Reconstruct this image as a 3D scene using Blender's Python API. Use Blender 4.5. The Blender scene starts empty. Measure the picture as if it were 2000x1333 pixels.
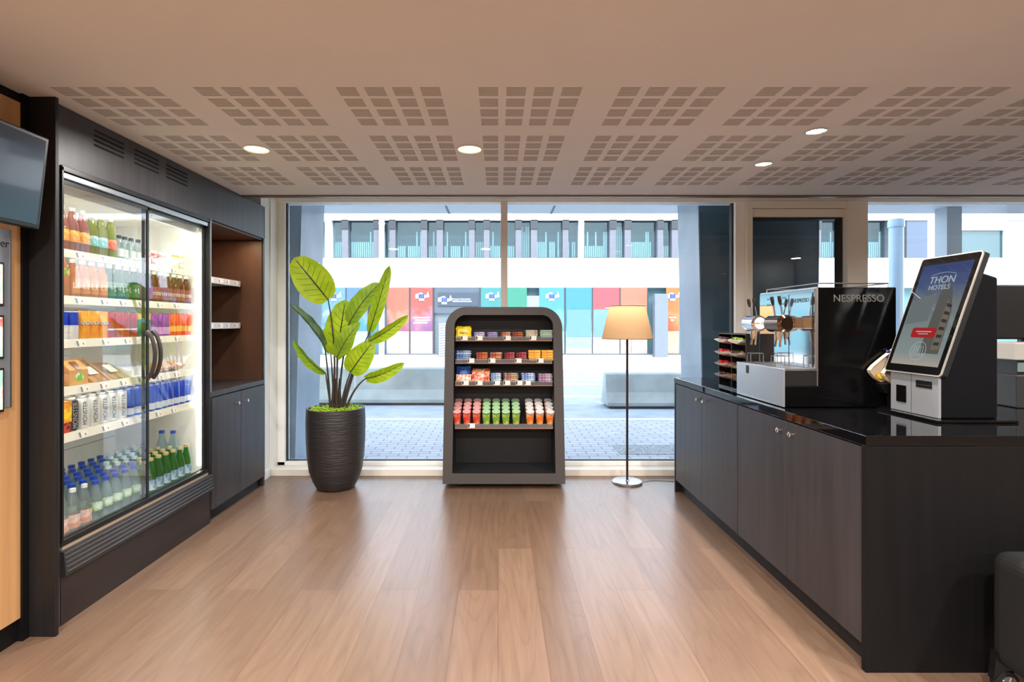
import bpy, bmesh, math, random
from mathutils import Vector, Matrix
random.seed(7)
PI = math.pi
S = bpy.context.scene
C = S.collection

# ------------------------------------------------------------------ camera
F = 1040.0                       # focal length in px of a 2000 px wide frame
CX, CY, CH = 973.0, 633.0, 1.35  # vanishing point and eye height
cam_d = bpy.data.cameras.new('camera')
cam = bpy.data.objects.new('camera', cam_d); C.objects.link(cam)
cam_d.sensor_width = 36; cam_d.lens = F/2000*36
cam_d.shift_x = (1000-CX)/2000; cam_d.shift_y = (CY-666.5)/2000
cam_d.clip_start = .05; cam_d.clip_end = 300
cam.location = (0, 0, CH); cam.rotation_euler = (PI/2, 0, 0)
S.camera = cam

# ------------------------------------------------------------------ light
world = bpy.data.worlds.new('sky'); S.world = world; world.use_nodes = True
wn = world.node_tree; bg = wn.nodes['Background']
sky = wn.nodes.new('ShaderNodeTexSky'); sky.sky_type = 'NISHITA'; sky.sun_disc = False
sky.sun_elevation = math.radians(50); sky.sun_rotation = math.radians(165); sky.air_density = 1.0
hsv = wn.nodes.new('ShaderNodeHueSaturation'); hsv.inputs['Saturation'].default_value = .55
wn.links.new(sky.outputs[0], hsv.inputs['Color']); wn.links.new(hsv.outputs[0], bg.inputs[0]); bg.inputs[1].default_value = 1.55
sun_d = bpy.data.lights.new('sun', 'SUN'); sun_d.energy = 1.5; sun_d.angle = math.radians(1.0); sun_d.color = (1, .96, .9)
sun = bpy.data.objects.new('sun', sun_d); C.objects.link(sun)
sun.rotation_euler = (math.radians(40), 0, math.radians(-14))
DOWNLIGHT_W = 26
SPOT_W = 17
LOBBY_FILL_W = 56
FRIDGE_E = 16.0
S.view_settings.view_transform = 'Standard'
S.view_settings.look = 'None'
S.view_settings.exposure = 0.0
S.view_settings.gamma = 1.0
S.view_settings.use_curve_mapping = False

# ------------------------------------------------------------------ helpers
def lin(c):
    out = []
    for v in c[:3]:
        v = v/255.0
        out.append(v/12.92 if v <= .04045 else ((v+.055)/1.055)**2.4)
    return (*out, 1.0)

_m = {}
def mat(name, col=(200,200,200), rough=.5, metal=0, spec=.5, emit=None, estr=0, coat=0, noise=0, nscale=8, bump=0, stretch=(1,1,1), alpha=1, sss=0):
    if name in _m: return _m[name]
    m = bpy.data.materials.new(name); m.use_nodes = True
    nt = m.node_tree; b = nt.nodes['Principled BSDF']
    b.inputs['Base Color'].default_value = lin(col)
    b.inputs['Roughness'].default_value = rough
    b.inputs['Metallic'].default_value = metal
    b.inputs['Specular IOR Level'].default_value = spec
    b.inputs['Coat Weight'].default_value = coat
    b.inputs['Alpha'].default_value = alpha
    if emit: b.inputs['Emission Color'].default_value = lin(emit); b.inputs['Emission Strength'].default_value = estr
    if noise or bump:
        tc = nt.nodes.new('ShaderNodeTexCoord'); mp = nt.nodes.new('ShaderNodeMapping')
        mp.inputs['Scale'].default_value = stretch
        nz = nt.nodes.new('ShaderNodeTexNoise'); nz.inputs['Scale'].default_value = nscale; nz.inputs['Detail'].default_value = 5
        nt.links.new(tc.outputs['Object'], mp.inputs[0]); nt.links.new(mp.outputs[0], nz.inputs[0])
        if noise:
            rmp = nt.nodes.new('ShaderNodeValToRGB')
            a = lin([max(0, c*(1-noise)) for c in col]); d = lin([min(255, c*(1+noise)) for c in col])
            rmp.color_ramp.elements[0].position = .3; rmp.color_ramp.elements[0].color = a
            rmp.color_ramp.elements[1].position = .7; rmp.color_ramp.elements[1].color = d
            nt.links.new(nz.outputs[0], rmp.inputs[0]); nt.links.new(rmp.outputs[0], b.inputs['Base Color'])
        if bump:
            bp = nt.nodes.new('ShaderNodeBump'); bp.inputs['Strength'].default_value = bump; bp.inputs['Distance'].default_value = .01
            nt.links.new(nz.outputs[0], bp.inputs['Height']); nt.links.new(bp.outputs[0], b.inputs['Normal'])
    _m[name] = m
    return m

def glass(name, tint=(240,248,248), gloss=.08, fk=.45, rough=0.0, body=0.0, bodycol=(255,255,255), fres=True):
    """thin see-through sheet: transparent + a mirror coat that grows with grazing angle (+ some milky body)"""
    if name in _m: return _m[name]
    m = bpy.data.materials.new(name); m.use_nodes = True
    nt = m.node_tree; nt.nodes.clear()
    o = nt.nodes.new('ShaderNodeOutputMaterial'); t = nt.nodes.new('ShaderNodeBsdfTransparent'); t.inputs[0].default_value = lin(tint)
    g = nt.nodes.new('ShaderNodeBsdfGlossy'); g.inputs['Roughness'].default_value = rough
    mx = nt.nodes.new('ShaderNodeMixShader')
    last = t.outputs[0]
    if body:
        d = nt.nodes.new('ShaderNodeBsdfDiffuse'); d.inputs[0].default_value = lin(bodycol)
        tl = nt.nodes.new('ShaderNodeBsdfTranslucent'); tl.inputs[0].default_value = lin(bodycol)
        m1 = nt.nodes.new('ShaderNodeMixShader'); m1.inputs[0].default_value = .5
        nt.links.new(d.outputs[0], m1.inputs[1]); nt.links.new(tl.outputs[0], m1.inputs[2])
        m2 = nt.nodes.new('ShaderNodeMixShader'); m2.inputs[0].default_value = body
        nt.links.new(t.outputs[0], m2.inputs[1]); nt.links.new(m1.outputs[0], m2.inputs[2]); last = m2.outputs[0]
    if fres:
        lw = nt.nodes.new('ShaderNodeLayerWeight'); lw.inputs[0].default_value = .3
        ma = nt.nodes.new('ShaderNodeMath'); ma.operation = 'MULTIPLY_ADD'; ma.inputs[1].default_value = fk; ma.inputs[2].default_value = gloss
        nt.links.new(lw.outputs['Fresnel'], ma.inputs[0]); nt.links.new(ma.outputs[0], mx.inputs[0])
    else: mx.inputs[0].default_value = gloss
    nt.links.new(last, mx.inputs[1]); nt.links.new(g.outputs[0], mx.inputs[2]); nt.links.new(mx.outputs[0], o.inputs[0])
    _m[name] = m
    return m

def emis(name, col, st):
    if name in _m: return _m[name]
    m = bpy.data.materials.new(name); m.use_nodes = True; nt = m.node_tree; nt.nodes.clear()
    o = nt.nodes.new('ShaderNodeOutputMaterial'); e = nt.nodes.new('ShaderNodeEmission')
    e.inputs[0].default_value = lin(col); e.inputs[1].default_value = st
    nt.links.new(e.outputs[0], o.inputs[0]); _m[name] = m
    return m

def setp(o, label=None, cat=None, group=None, kind=None):
    if label: o['label'] = label
    if cat: o['category'] = cat
    if group: o['group'] = group
    if kind: o['kind'] = kind
    return o

class MB:
    def __init__(s): s.v = []; s.f = []; s.m = []; s.uv = None
    def add(s, vs, fs, mi=0):
        n = len(s.v); s.v += [tuple(p) for p in vs]
        for f in fs: s.f.append([i+n for i in f]); s.m.append(mi)
        return s
    def box(s, x0, x1, y0, y1, z0, z1, mi=0):
        return s.add([(x0,y0,z0),(x1,y0,z0),(x1,y1,z0),(x0,y1,z0),(x0,y0,z1),(x1,y0,z1),(x1,y1,z1),(x0,y1,z1)],
                     [(0,3,2,1),(4,5,6,7),(0,1,5,4),(1,2,6,5),(2,3,7,6),(3,0,4,7)], mi)
    def poly(s, pts, mi=0): return s.add(pts, [list(range(len(pts)))], mi)
    def prism(s, pts, axis, a, b, mi=0):
        def P(p, t): return (t, p[0], p[1]) if axis == 'x' else ((p[0], t, p[1]) if axis == 'y' else (p[0], p[1], t))
        n = len(pts); vs = [P(p, a) for p in pts]+[P(p, b) for p in pts]
        fs = [list(range(n))[::-1], list(range(n, 2*n))]+[[i, (i+1) % n, n+(i+1) % n, n+i] for i in range(n)]
        return s.add(vs, fs, mi)
    def lathe(s, prof, c=(0,0,0), n=20, mi=0, M=None):
        vs = []; fs = []
        for r, z in prof:
            for k in range(n):
                a = 2*PI*k/n; p = Vector((r*math.cos(a), r*math.sin(a), z))
                if M: p = M @ p
                vs.append((p.x+c[0], p.y+c[1], p.z+c[2]))
        for i in range(len(prof)-1):
            for k in range(n):
                k2 = (k+1) % n; fs.append([i*n+k, i*n+k2, (i+1)*n+k2, (i+1)*n+k])
        if prof[0][0] > 0: fs.append([k for k in range(n)][::-1])
        if prof[-1][0] > 0: fs.append([(len(prof)-1)*n+k for k in range(n)])
        return s.add(vs, fs, mi)
    def tube(s, pts, r, n=8, mi=0, cap=True):
        pts = [Vector(p) for p in pts]; rs = r if isinstance(r, (list, tuple)) else [r]*len(pts)
        vs = []; fs = []; up = None
        for i, p in enumerate(pts):
            d = (pts[min(i+1, len(pts)-1)]-pts[max(i-1, 0)]).normalized()
            if up is None: up = Vector((0,0,1)) if abs(d.z) < .9 else Vector((0,1,0))
            a = d.cross(up).normalized(); b = a.cross(d).normalized(); up = b
            for k in range(n):
                t = 2*PI*k/n; q = p+(a*math.cos(t)+b*math.sin(t))*rs[i]; vs.append(tuple(q))
        for i in range(len(pts)-1):
            for k in range(n):
                k2 = (k+1) % n; fs.append([i*n+k, (i+1)*n+k, (i+1)*n+k2, i*n+k2])
        if cap: fs.append(list(range(n))); fs.append([(len(pts)-1)*n+k for k in range(n)][::-1])
        return s.add(vs, fs, mi)
    def pillow(s, w, d, h, c=(0,0,0), M=None, mi=0, nu=10, nv=8, crimp=True, lump=0, pu=3.0):
        """sealed flow-pack bag: w along x, d along y, h thick along z"""
        top = []; bot = []; vs = []; fs = []
        for i in range(nu+1):
            for j in range(nv+1):
                u = -1+2*i/nu; v = -1+2*j/nv
                t = max(0, 1-abs(u)**pu)*max(0, 1-abs(v)**2.6)
                t = t**.5
                if crimp and abs(u) > .93: t *= .2
                q = (1+lump*math.sin(7*u+3*v+i))*t
                x = u*w/2*(1-.05*(1-abs(v))*abs(u)); y = v*d/2*(1-.06*(1-abs(u)))
                for sg, L in ((1, top), (-1, bot)):
                    p = Vector((x, y, sg*h/2*q))
                    if M: p = M @ p
                    L.append((p.x+c[0], p.y+c[1], p.z+c[2]))
        N = (nu+1)*(nv+1); idx = lambda i, j: i*(nv+1)+j
        for i in range(nu):
            for j in range(nv):
                a, b, e, g = idx(i,j), idx(i+1,j), idx(i+1,j+1), idx(i,j+1)
                fs.append([a, b, e, g]); fs.append([N+a, N+g, N+e, N+b])
        return s.add(top+bot, fs, mi)
    def build(s, name, mats, parent=None, smooth=False, bev=0, seg=2, angle=35):
        me = bpy.data.meshes.new(name); me.from_pydata(s.v, [], s.f)
        mats = mats if isinstance(mats, (list, tuple)) else [mats]
        for m in mats: me.materials.append(m)
        if len(mats) > 1: me.polygons.foreach_set('material_index', s.m)
        if s.uv:
            uvl = me.uv_layers.new(name='UVMap')
            for lp in me.loops: uvl.data[lp.index].uv = s.uv[lp.vertex_index]
        bm = bmesh.new(); bm.from_mesh(me); bmesh.ops.remove_doubles(bm, verts=bm.verts, dist=1e-6)
        bmesh.ops.recalc_face_normals(bm, faces=bm.faces); bm.to_mesh(me); bm.free()
        o = bpy.data.objects.new(name, me); C.objects.link(o)
        if parent: o.parent = parent
        if smooth:
            me.shade_smooth()
            try: me.set_sharp_from_angle(angle=math.radians(angle))
            except Exception: pass
        if bev:
            b = o.modifiers.new('bevel', 'BEVEL'); b.width = bev; b.segments = seg; b.limit_method = 'ANGLE'; b.angle_limit = math.radians(40)
        return o

def rrect(x0, x1, z0, z1, r, n=6, bottom=True):
    pts = []
    cs = [(x1-r, z1-r, 0), (x0+r, z1-r, 90), (x0+r, z0+r, 180), (x1-r, z0+r, 270)]
    for k, (cx, cz, a0) in enumerate(cs):
        if k >= 2 and not bottom:
            for i in range(n+1): pts.append((x0, z0) if k == 2 else (x1, z0))
            continue
        for i in range(n+1):
            a = math.radians(a0+90*i/n); pts.append((cx+r*math.cos(a), cz+r*math.sin(a)))
    return pts
def dedup(pts):
    out = []
    for p in pts:
        if not out or (abs(p[0]-out[-1][0])+abs(p[1]-out[-1][1])) > 1e-6: out.append(p)
    return out

def thing(name, label, cat, loc=(0,0,0), rz=0, group=None, kind=None):
    o = bpy.data.objects.new(name, None); C.objects.link(o); o.empty_display_size = .05
    o.location = loc; o.rotation_euler = (0, 0, rz)
    return setp(o, label, cat, group, kind)
def kids(o): return [c for c in bpy.data.objects if c.parent is o]
_kc = {}
def copy_tree(o, loc, rz=0, label=None, group=None):
    if o.name not in _kc: _kc[o.name] = [(c, kids(c)) for c in kids(o)]
    r = o.copy(); C.objects.link(r); r.location = loc; r.rotation_euler = (0, 0, rz)
    if label: r['label'] = label
    if group: r['group'] = group
    for c, gs in _kc[o.name]:
        d = c.copy(); C.objects.link(d); d.parent = r
        for g in gs:
            e = g.copy(); C.objects.link(e); e.parent = d
    return r
class Stock:
    """first use moves the source itself, later uses copy it"""
    def __init__(s, o): s.o = o; s.used = False
    def put(s, loc, rz=0, label=None, group=None):
        if not s.used:
            s.used = True; s.o.location = loc; s.o.rotation_euler = (0, 0, rz)
            if s.o.name not in _kc: _kc[s.o.name] = [(c, kids(c)) for c in kids(s.o)]
            setp(s.o, label, None, group); return s.o
        return copy_tree(s.o, loc, rz, label, group)

def text(name, body, size, m, parent, origin, xd, yd, align='CENTER', ext=.0006, wrap=None, sx=1):
    cu = bpy.data.curves.new(name, 'FONT'); cu.body = body; cu.size = size; cu.align_x = align; cu.align_y = 'CENTER'; cu.extrude = ext
    t = bpy.data.objects.new('tmp', cu); C.objects.link(t)
    bpy.context.view_layer.update()
    me = bpy.data.meshes.new_from_object(t.evaluated_get(bpy.context.evaluated_depsgraph_get()))
    bpy.data.objects.remove(t)
    xd = Vector(xd).normalized(); yd = Vector(yd).normalized(); nd = xd.cross(yd); O = Vector(origin)
    for v in me.vertices:
        x, y, z = v.co.x*sx, v.co.y, v.co.z
        if wrap:   # wrap round a vertical cylinder of radius `wrap`, text centred on direction nd
            a = x/wrap; r = wrap+z
            v.co = O+nd*(r*math.cos(a))+xd*(r*math.sin(a))+yd*y
        else: v.co = O+xd*x+yd*y+nd*z
    me.materials.clear(); me.materials.append(m)
    o = bpy.data.objects.new(name, me); C.objects.link(o)
    if parent: o.parent = parent
    return o
ORD = ['first','second','third','fourth','fifth','sixth','seventh','eighth','ninth','tenth','eleventh','twelfth','thirteenth','fourteenth','fifteenth','sixteenth','seventeenth','eighteenth']
def at(px, py, Y): return ((px-CX)*Y/F, Y, CH+(CY-py)*Y/F)
LX, LZ = (0,1,0), (0,0,1)        # text directions on a surface that faces +x
RX = (0,-1,0)                    # on a surface that faces -x

# ------------------------------------------------------------------ materials
M_ceil = mat('ceiling_paint', (206,198,190), .75, noise=.01, nscale=2)
M_white = mat('white_paint', (225,225,220), .6)
M_dark = mat('dark_veneer', (52,48,49), .42, noise=.16, nscale=22, stretch=(1,1,.06), bump=.03)
M_darkx = mat('dark_veneer_flat', (28,26,27), .5, spec=.3, noise=.12, nscale=26, stretch=(1,1,.06))
M_end = mat('end_veneer', (17,16,17), .5, spec=.18, noise=.1, nscale=26, stretch=(1,1,.06))
M_post = mat('black_post', (14,13,14), .5, spec=.25)
M_brown = mat('brown_veneer', (74,48,33), .5, noise=.12, nscale=9, stretch=(1,1,.3))
M_kick = mat('kick_brown', (42,34,31), .38, noise=.15, nscale=5, stretch=(1,.3,2))
M_oak = mat('oak_wall', (188,142,94), .5, noise=.07, nscale=16, stretch=(1,1,.05))
M_black = mat('black_plastic', (18,18,19), .35)
M_blackg = mat('black_gloss', (10,10,11), .06, coat=.6)
M_rub = mat('rubber', (22,22,23), .8)
M_alu = mat('aluminium', (190,192,194), .3, metal=1)
M_steel = mat('steel', (165,165,168), .32, metal=1)
M_chrome = mat('chrome', (235,235,238), .04, metal=1)
M_frame = mat('window_frame', (246,246,243), .45)
M_frameb = mat('window_frame_beige', (238,232,220), .5)
M_gask = mat('gasket', (40,42,44), .6)
M_glass = glass('window_glass', (246,250,250), .02)
M_fglass = glass('fridge_glass', (252,254,253), .03, fk=.22)
M_fr_in = mat('fridge_white', (238,236,230), .45)
M_acr = glass('clear_acrylic', (236,240,242), .06, body=.14, bodycol=(240,240,245))
M_tag = mat('tag_paper', (238,232,222), .6)
M_ink = mat('ink', (25,25,28), .7)
M_yel = mat('tag_yellow', (235,200,90), .6)

def floor_mat():
    m = bpy.data.materials.new('oak_plank_floor'); m.use_nodes = True; nt = m.node_tree; N = nt.nodes.new; L = nt.links.new
    b = nt.nodes['Principled BSDF']
    tc = N('ShaderNodeTexCoord'); mp = N('ShaderNodeMapping'); mp.inputs['Rotation'].default_value = (0, 0, PI/2); L(tc.outputs['Object'], mp.inputs[0])
    br = N('ShaderNodeTexBrick'); br.offset = .37; br.inputs['Scale'].default_value = 1; br.inputs['Brick Width'].default_value = 1.35; br.inputs['Row Height'].default_value = .2
    br.inputs['Mortar Size'].default_value = .0012; br.inputs['Mortar Smooth'].default_value = .2; br.inputs['Color1'].default_value = lin((130,104,85)); br.inputs['Color2'].default_value = lin((114,89,71)); br.inputs['Mortar'].default_value = lin((92,70,55)); br.inputs['Bias'].default_value = 0
    L(mp.outputs[0], br.inputs[0])
    # long grain
    m2 = N('ShaderNodeMapping'); m2.inputs['Scale'].default_value = (16, .8, 1); L(tc.outputs['Object'], m2.inputs[0])
    n1 = N('ShaderNodeTexNoise'); n1.inputs['Scale'].default_value = 2.4; n1.inputs['Detail'].default_value = 8; n1.inputs['Roughness'].default_value = .6; L(m2.outputs[0], n1.inputs[0])
    # cathedral figure, shifted per plank
    sep = N('ShaderNodeSeparateColor'); L(br.outputs['Color'], sep.inputs[0])
    m3 = N('ShaderNodeMapping'); m3.inputs['Scale'].default_value = (4.2, .55, 1); L(tc.outputs['Object'], m3.inputs[0])
    add = N('ShaderNodeVectorMath'); add.operation = 'MULTIPLY_ADD'; add.inputs[1].default_value = (37, 37, 37); L(br.outputs['Color'], add.inputs[0]); L(m3.outputs[0], add.inputs[2])
    n2 = N('ShaderNodeTexNoise'); n2.inputs['Scale'].default_value = 1.1; n2.inputs['Detail'].default_value = 1.5; L(add.outputs[0], n2.inputs[0])
    mu = N('ShaderNodeMath'); mu.operation = 'MULTIPLY'; mu.inputs[1].default_value = 26; L(n2.outputs[0], mu.inputs[0])
    fr = N('ShaderNodeMath'); fr.operation = 'PINGPONG'; fr.inputs[1].default_value = 1; L(mu.outputs[0], fr.inputs[0])
    r1 = N('ShaderNodeValToRGB'); r1.color_ramp.elements[0].position = .0; r1.color_ramp.elements[0].color = (.80,.78,.76,1); r1.color_ramp.elements[1].position = .35; r1.color_ramp.elements[1].color = (1,1,1,1); L(fr.outputs[0], r1.inputs[0])
    r2 = N('ShaderNodeValToRGB'); r2.color_ramp.elements[0].position = .3; r2.color_ramp.elements[0].color = (.82,.80,.78,1); r2.color_ramp.elements[1].position = .7; r2.color_ramp.elements[1].color = (1.08,1.08,1.08,1); L(n1.outputs[0], r2.inputs[0])
    x1 = N('ShaderNodeMix'); x1.data_type = 'RGBA'; x1.blend_type = 'MULTIPLY'; x1.inputs[0].default_value = .6; L(br.outputs['Color'], x1.inputs[6]); L(r1.outputs[0], x1.inputs[7])
    x2 = N('ShaderNodeMix'); x2.data_type = 'RGBA'; x2.blend_type = 'MULTIPLY'; x2.inputs[0].default_value = 1; L(x1.outputs[2], x2.inputs[6]); L(r2.outputs[0], x2.inputs[7])
    L(x2.outputs[2], b.inputs['Base Color'])
    b.inputs['Roughness'].default_value = .32; b.inputs['Specular IOR Level'].default_value = .85
    bp = N('ShaderNodeBump'); bp.inputs['Strength'].default_value = .12; bp.inputs['Distance'].default_value = .002; L(n1.outputs[0], bp.inputs['Height']); L(bp.outputs[0], b.inputs['Normal'])
    return m

def two_tone(name, c1, c2, scale=6, rough=.5, sharp=.08, stretch=(1,1,1), c3=None):
    """a printed pattern of two or three inks"""
    if name in _m: return _m[name]
    m = bpy.data.materials.new(name); m.use_nodes = True; nt = m.node_tree; b = nt.nodes['Principled BSDF']
    tc = nt.nodes.new('ShaderNodeTexCoord'); mp = nt.nodes.new('ShaderNodeMapping'); mp.inputs['Scale'].default_value = stretch
    nz = nt.nodes.new('ShaderNodeTexNoise'); nz.inputs['Scale'].default_value = scale; nz.inputs['Detail'].default_value = 2
    rp = nt.nodes.new('ShaderNodeValToRGB'); e = rp.color_ramp.elements
    e[0].position = .5-sharp; e[0].color = lin(c1); e[1].position = .5+sharp; e[1].color = lin(c2)
    if c3: k = e.new(min(.99, .5+sharp+.1)); k.color = lin(c3)
    nt.links.new(tc.outputs['Object'], mp.inputs[0]); nt.links.new(mp.outputs[0], nz.inputs[0]); nt.links.new(nz.outputs[0], rp.inputs[0]); nt.links.new(rp.outputs[0], b.inputs['Base Color'])
    b.inputs['Roughness'].default_value = rough
    _m[name] = m
    return m

# ------------------------------------------------------------------ the room
FL = floor_mat()
setp(MB().box(-2.62, 6.6, -6, 4.95, -.1, 0).build('floor', FL), kind='structure')
ceil = setp(MB().box(-2.62, 6.6, -6, 4.05, 2.33, 2.56).build('ceiling', M_ceil), kind='structure')
# perforated field: 4x4 blocks of six slots
sl = MB(); M_slot = mat('slot_felt', (146,136,127), .9)
for gj, gy in enumerate((2.205, 2.775, 3.332)):
    for gi in range(-4, 9):
        gx = -.082+.592*gi
        for a in range(4):
            for b_ in range(4):
                x0 = gx+a*.1165; y0 = gy+b_*.1135
                if x0 < -1.90: continue
                for k in range(6):
                    yy = y0+k*.0145; sl.box(x0, x0+.082, yy, yy+.0075, 2.3294, 2.3304)
p = sl.build('slot_pattern', M_slot, ceil)
setp(MB().box(-2.62, 6.6, 4.05, 5.02, 2.56, 2.62).build('ceiling', M_white), kind='structure')
# slot-diffuser trim along the ceiling edge
t = MB().box(-2.6, 6.6, 4.05, 4.075, 2.318, 2.56)
for k in range(3): t.box(-2.6, 6.6, 4.078+k*.012, 4.082+k*.012, 2.322, 2.34)
setp(t.build('trim_1', mat('trim_bronze', (120,108,98), .35, metal=.7)), kind='structure')
setp(MB().box(-2.68, -2.62, -6, 5.02, 0, 2.62).build('wall_left', M_white), kind='structure')
setp(MB().box(-2.62, -2.03, 4.56, 4.95, 0, 2.56).build('wall_left', M_white), kind='structure')
setp(MB().box(-2.62, -1.99, 4.462, 4.56, 2.33, 2.56).build('wall_left', M_white), kind='structure')
setp(MB().box(-2.62, -2.03, 4.463, 4.56, 0, 2.33).build('wall_left', M_white), kind='structure')
setp(MB().box(-2.03, -2.015, 4.47, 4.73, 0, .07).build('baseboard_left', M_white), kind='structure')
ow = setp(MB().box(-2.62, -2.03, -6, 2.262, .1, 2.29).build('wall_wood', M_oak), kind='structure')
setp(MB().box(-2.62, -2.045, -6, 2.262, 0, .1).build('baseboard_wood', M_post), kind='structure')
setp(MB().box(-2.62, -2.035, -6, 2.262, 2.29, 2.33).build('trim_2', M_post), kind='structure')
setp(MB().box(-2.62, 6.6, -6.1, -6, 0, 2.56).build('wall_rear', mat('wall_rear_paint', (232,224,214), .8)), kind='structure')
setp(MB().box(6.6, 6.7, -6.1, 5.02, 0, 2.62).build('wall_right', mat('wall_right_paint', (190,185,178), .8)), kind='structure')

# window front: frames at y 4.73 .. 4.98
GY = 4.93
win = thing('window_1', None, None, (0,0,0), kind='structure')
MB().box(-2.03, 6.6, 4.73, 4.99, 0, .053).build('sill', M_frameb, win)
MB().box(-2.03, 2.16, 4.88, 4.99, .053, .085).build('bottom_rail', M_frame, win, bev=.003)
MB().box(-2.62, 6.6, 4.86, 5.0, 2.462, 2.56).build('head_rail', M_frame, win)
MB().box(-2.62, 6.6, 4.858, 4.866, 2.535, 2.548).build('head_track', M_alu, win)
MB().box(-2.045, -2.02, 4.73, 4.95, 0, 2.5).build('jamb_liner', M_frameb, win)
MB().box(-2.03, -1.955, 4.88, 4.99, .053, 2.462).build('jamb', M_frame, win, bev=.003)
MB().box(-1.955, -1.943, 4.91, 4.94, .085, 2.462).build('gasket', M_gask, win)
MB().box(.024, .085, 4.84, 4.99, .085, 2.462).build('mullion', mat('mullion_paint', (222,214,204), .5), win, bev=.003)
MB().box(2.165, 2.255, 4.86, 4.99, .053, 2.462).build('mullion', M_frame, win, bev=.003)
MB().box(2.149, 2.165, 4.90, 4.95, .085, 2.462).build('gasket', M_gask, win)
MB().box(4.95, 5.02, 4.84, 4.99, .053, 2.462).build('mullion', M_frame, win, bev=.003)
for a, b_ in ((-1.943, .024), (.085, 2.149), (3.34, 4.95), (5.02, 6.6)):
    MB().box(a, b_, GY, GY+.012, .085, 2.462).build('pane', M_glass, win)
for a, b_ in ((-1.943, .024), (.085, 2.149)):
    MB().box(a, b_, GY-.006, GY+.018, .085, .093).build('gasket', M_gask, win)
dr = thing('door_1', None, None, kind='structure')
MB().box(2.255, 2.304, 4.82, 4.99, .053, 2.462).build('door_frame', M_frameb, dr)
MB().box(2.304, 3.15, 4.82, 4.99, 2.40, 2.462).build('door_frame', M_frameb, dr)
MB().box(3.15, 3.335, 4.80, 4.99, .053, 2.462).build('door_frame', M_frameb, dr, bev=.003)
MB().box(2.304, 3.15, 4.84, 4.97, 2.325, 2.395).build('transom', M_frameb, dr)
lf = MB().box(2.304, 2.316, 4.87, 4.95, .053, 2.325).box(3.125, 3.15, 4.87, 4.95, .053, 2.325).box(2.316, 3.125, 4.87, 4.95, 2.31, 2.325).box(2.316, 3.125, 4.87, 4.95, .053, .2)
lf.build('door_leaf', M_gask, dr)
MB().box(2.316, 3.125, GY, GY+.012, .2, 2.31).build('door_pane', M_glass, dr)

# ------------------------------------------------------------------ downlights
M_lens = emis('lens_glow', (255,222,150), 4.5)
M_lens2 = emis('lens_glow_white', (255,236,205), 8)
def downlight(x, y, r, label, power, ring, lens, spot=False, group=None):
    t = thing('downlight', label, 'ceiling light', (x, y, 2.33), group=group)
    MB().lathe([(r*1.12,-.001),(r*1.12,-.004),(r*1.02,-.006),(r*.98,-.002),(r*.98,.0)], n=32).build('trim_ring', ring, t, smooth=True)
    MB().lathe([(r*.97,-.0015),(r*.6,-.0012),(0.001,-.0010)], n=32).build('lens', lens, t)
    l = bpy.data.lights.new('lamp', 'AREA'); l.shape = 'DISK'; l.size = r*1.8; l.energy = power; l.color = (1, .965, .925) if not spot else (1,.90,.80)
    l.spread = math.radians(170 if not spot else 120)
    o = bpy.data.objects.new('lamp', l); C.objects.link(o); o.parent = t; o.location = (0, 0, -.012)
    return t
downlight(-1.352, 2.98, .064, 'large warm round downlight in the ceiling in front of the glass fridge', DOWNLIGHT_W, M_white, M_lens)
downlight(-.16, 2.98, .064, 'large warm round downlight in the middle of the ceiling', DOWNLIGHT_W, M_white, M_lens)
downlight(1.614, 2.703, .045, 'small chrome ringed spotlight above the coffee machine, nearer the camera', SPOT_W, M_chrome, M_lens2, True)
downlight(1.622, 3.256, .045, 'small chrome ringed spotlight above the capsule rack, nearer the window', SPOT_W, M_chrome, M_lens2, True)
for i, (x, y) in enumerate(((-1.35,.6),(-.16,.6),(1.1,.6),(2.6,.6),(-1.35,-1.7),(-.16,-1.7),(1.1,-1.7),(2.6,-1.7),(4.4,-.5),(4.4,2.0))):  # unseen ceiling lamps, added to fill the room with light
    downlight(x, y, .064, 'unseen fill downlight added in the lobby ceiling behind the view', LOBBY_FILL_W, M_white, M_lens, group='added fill downlights behind the view')

# ------------------------------------------------------------------ left: post, header panel, fridge, niche cabinet
po = thing('wall_post', 'tall black square post between oak wall and fridge', 'post', (0,0,0))
MB().box(-2.10, -1.908, 2.294, 2.312, 0, 2.33).build('post_shaft', M_darkx, po, bev=.002)
MB().box(-2.06, -2.02, 2.262, 2.294, 0, 2.33).build('corner_trim', M_post, po)
XF = -1.955
hp = thing('header_panel', 'dark veneered bulkhead panel with three slotted vents above the fridge', 'panel', (0,0,0))
MB().box(-2.6, XF, 2.3125, 4.459, 2.062, 2.329).build('panel_board', M_dark, hp)
MB().box(XF-.30, XF+.004, 2.3125, 2.3715, 0, 2.061).build('side_strip', M_dark, po)
for a, b_ in ((2.574,2.782),(2.86,3.067),(3.136,3.35)):
    v = MB()
    for k in range(4): v.prism(dedup(rrect(a, b_, 2.212+k*.0235, 2.223+k*.0235, .004, 2)), 'x', XF-.012, XF+.0008)
    v.build('vent', mat('vent_black', (5,5,6), .9), hp)
MB().box(XF-.01, XF+.001, 4.452, 4.4591, 2.062, 2.329).build('panel_joint', M_ink, hp)

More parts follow.
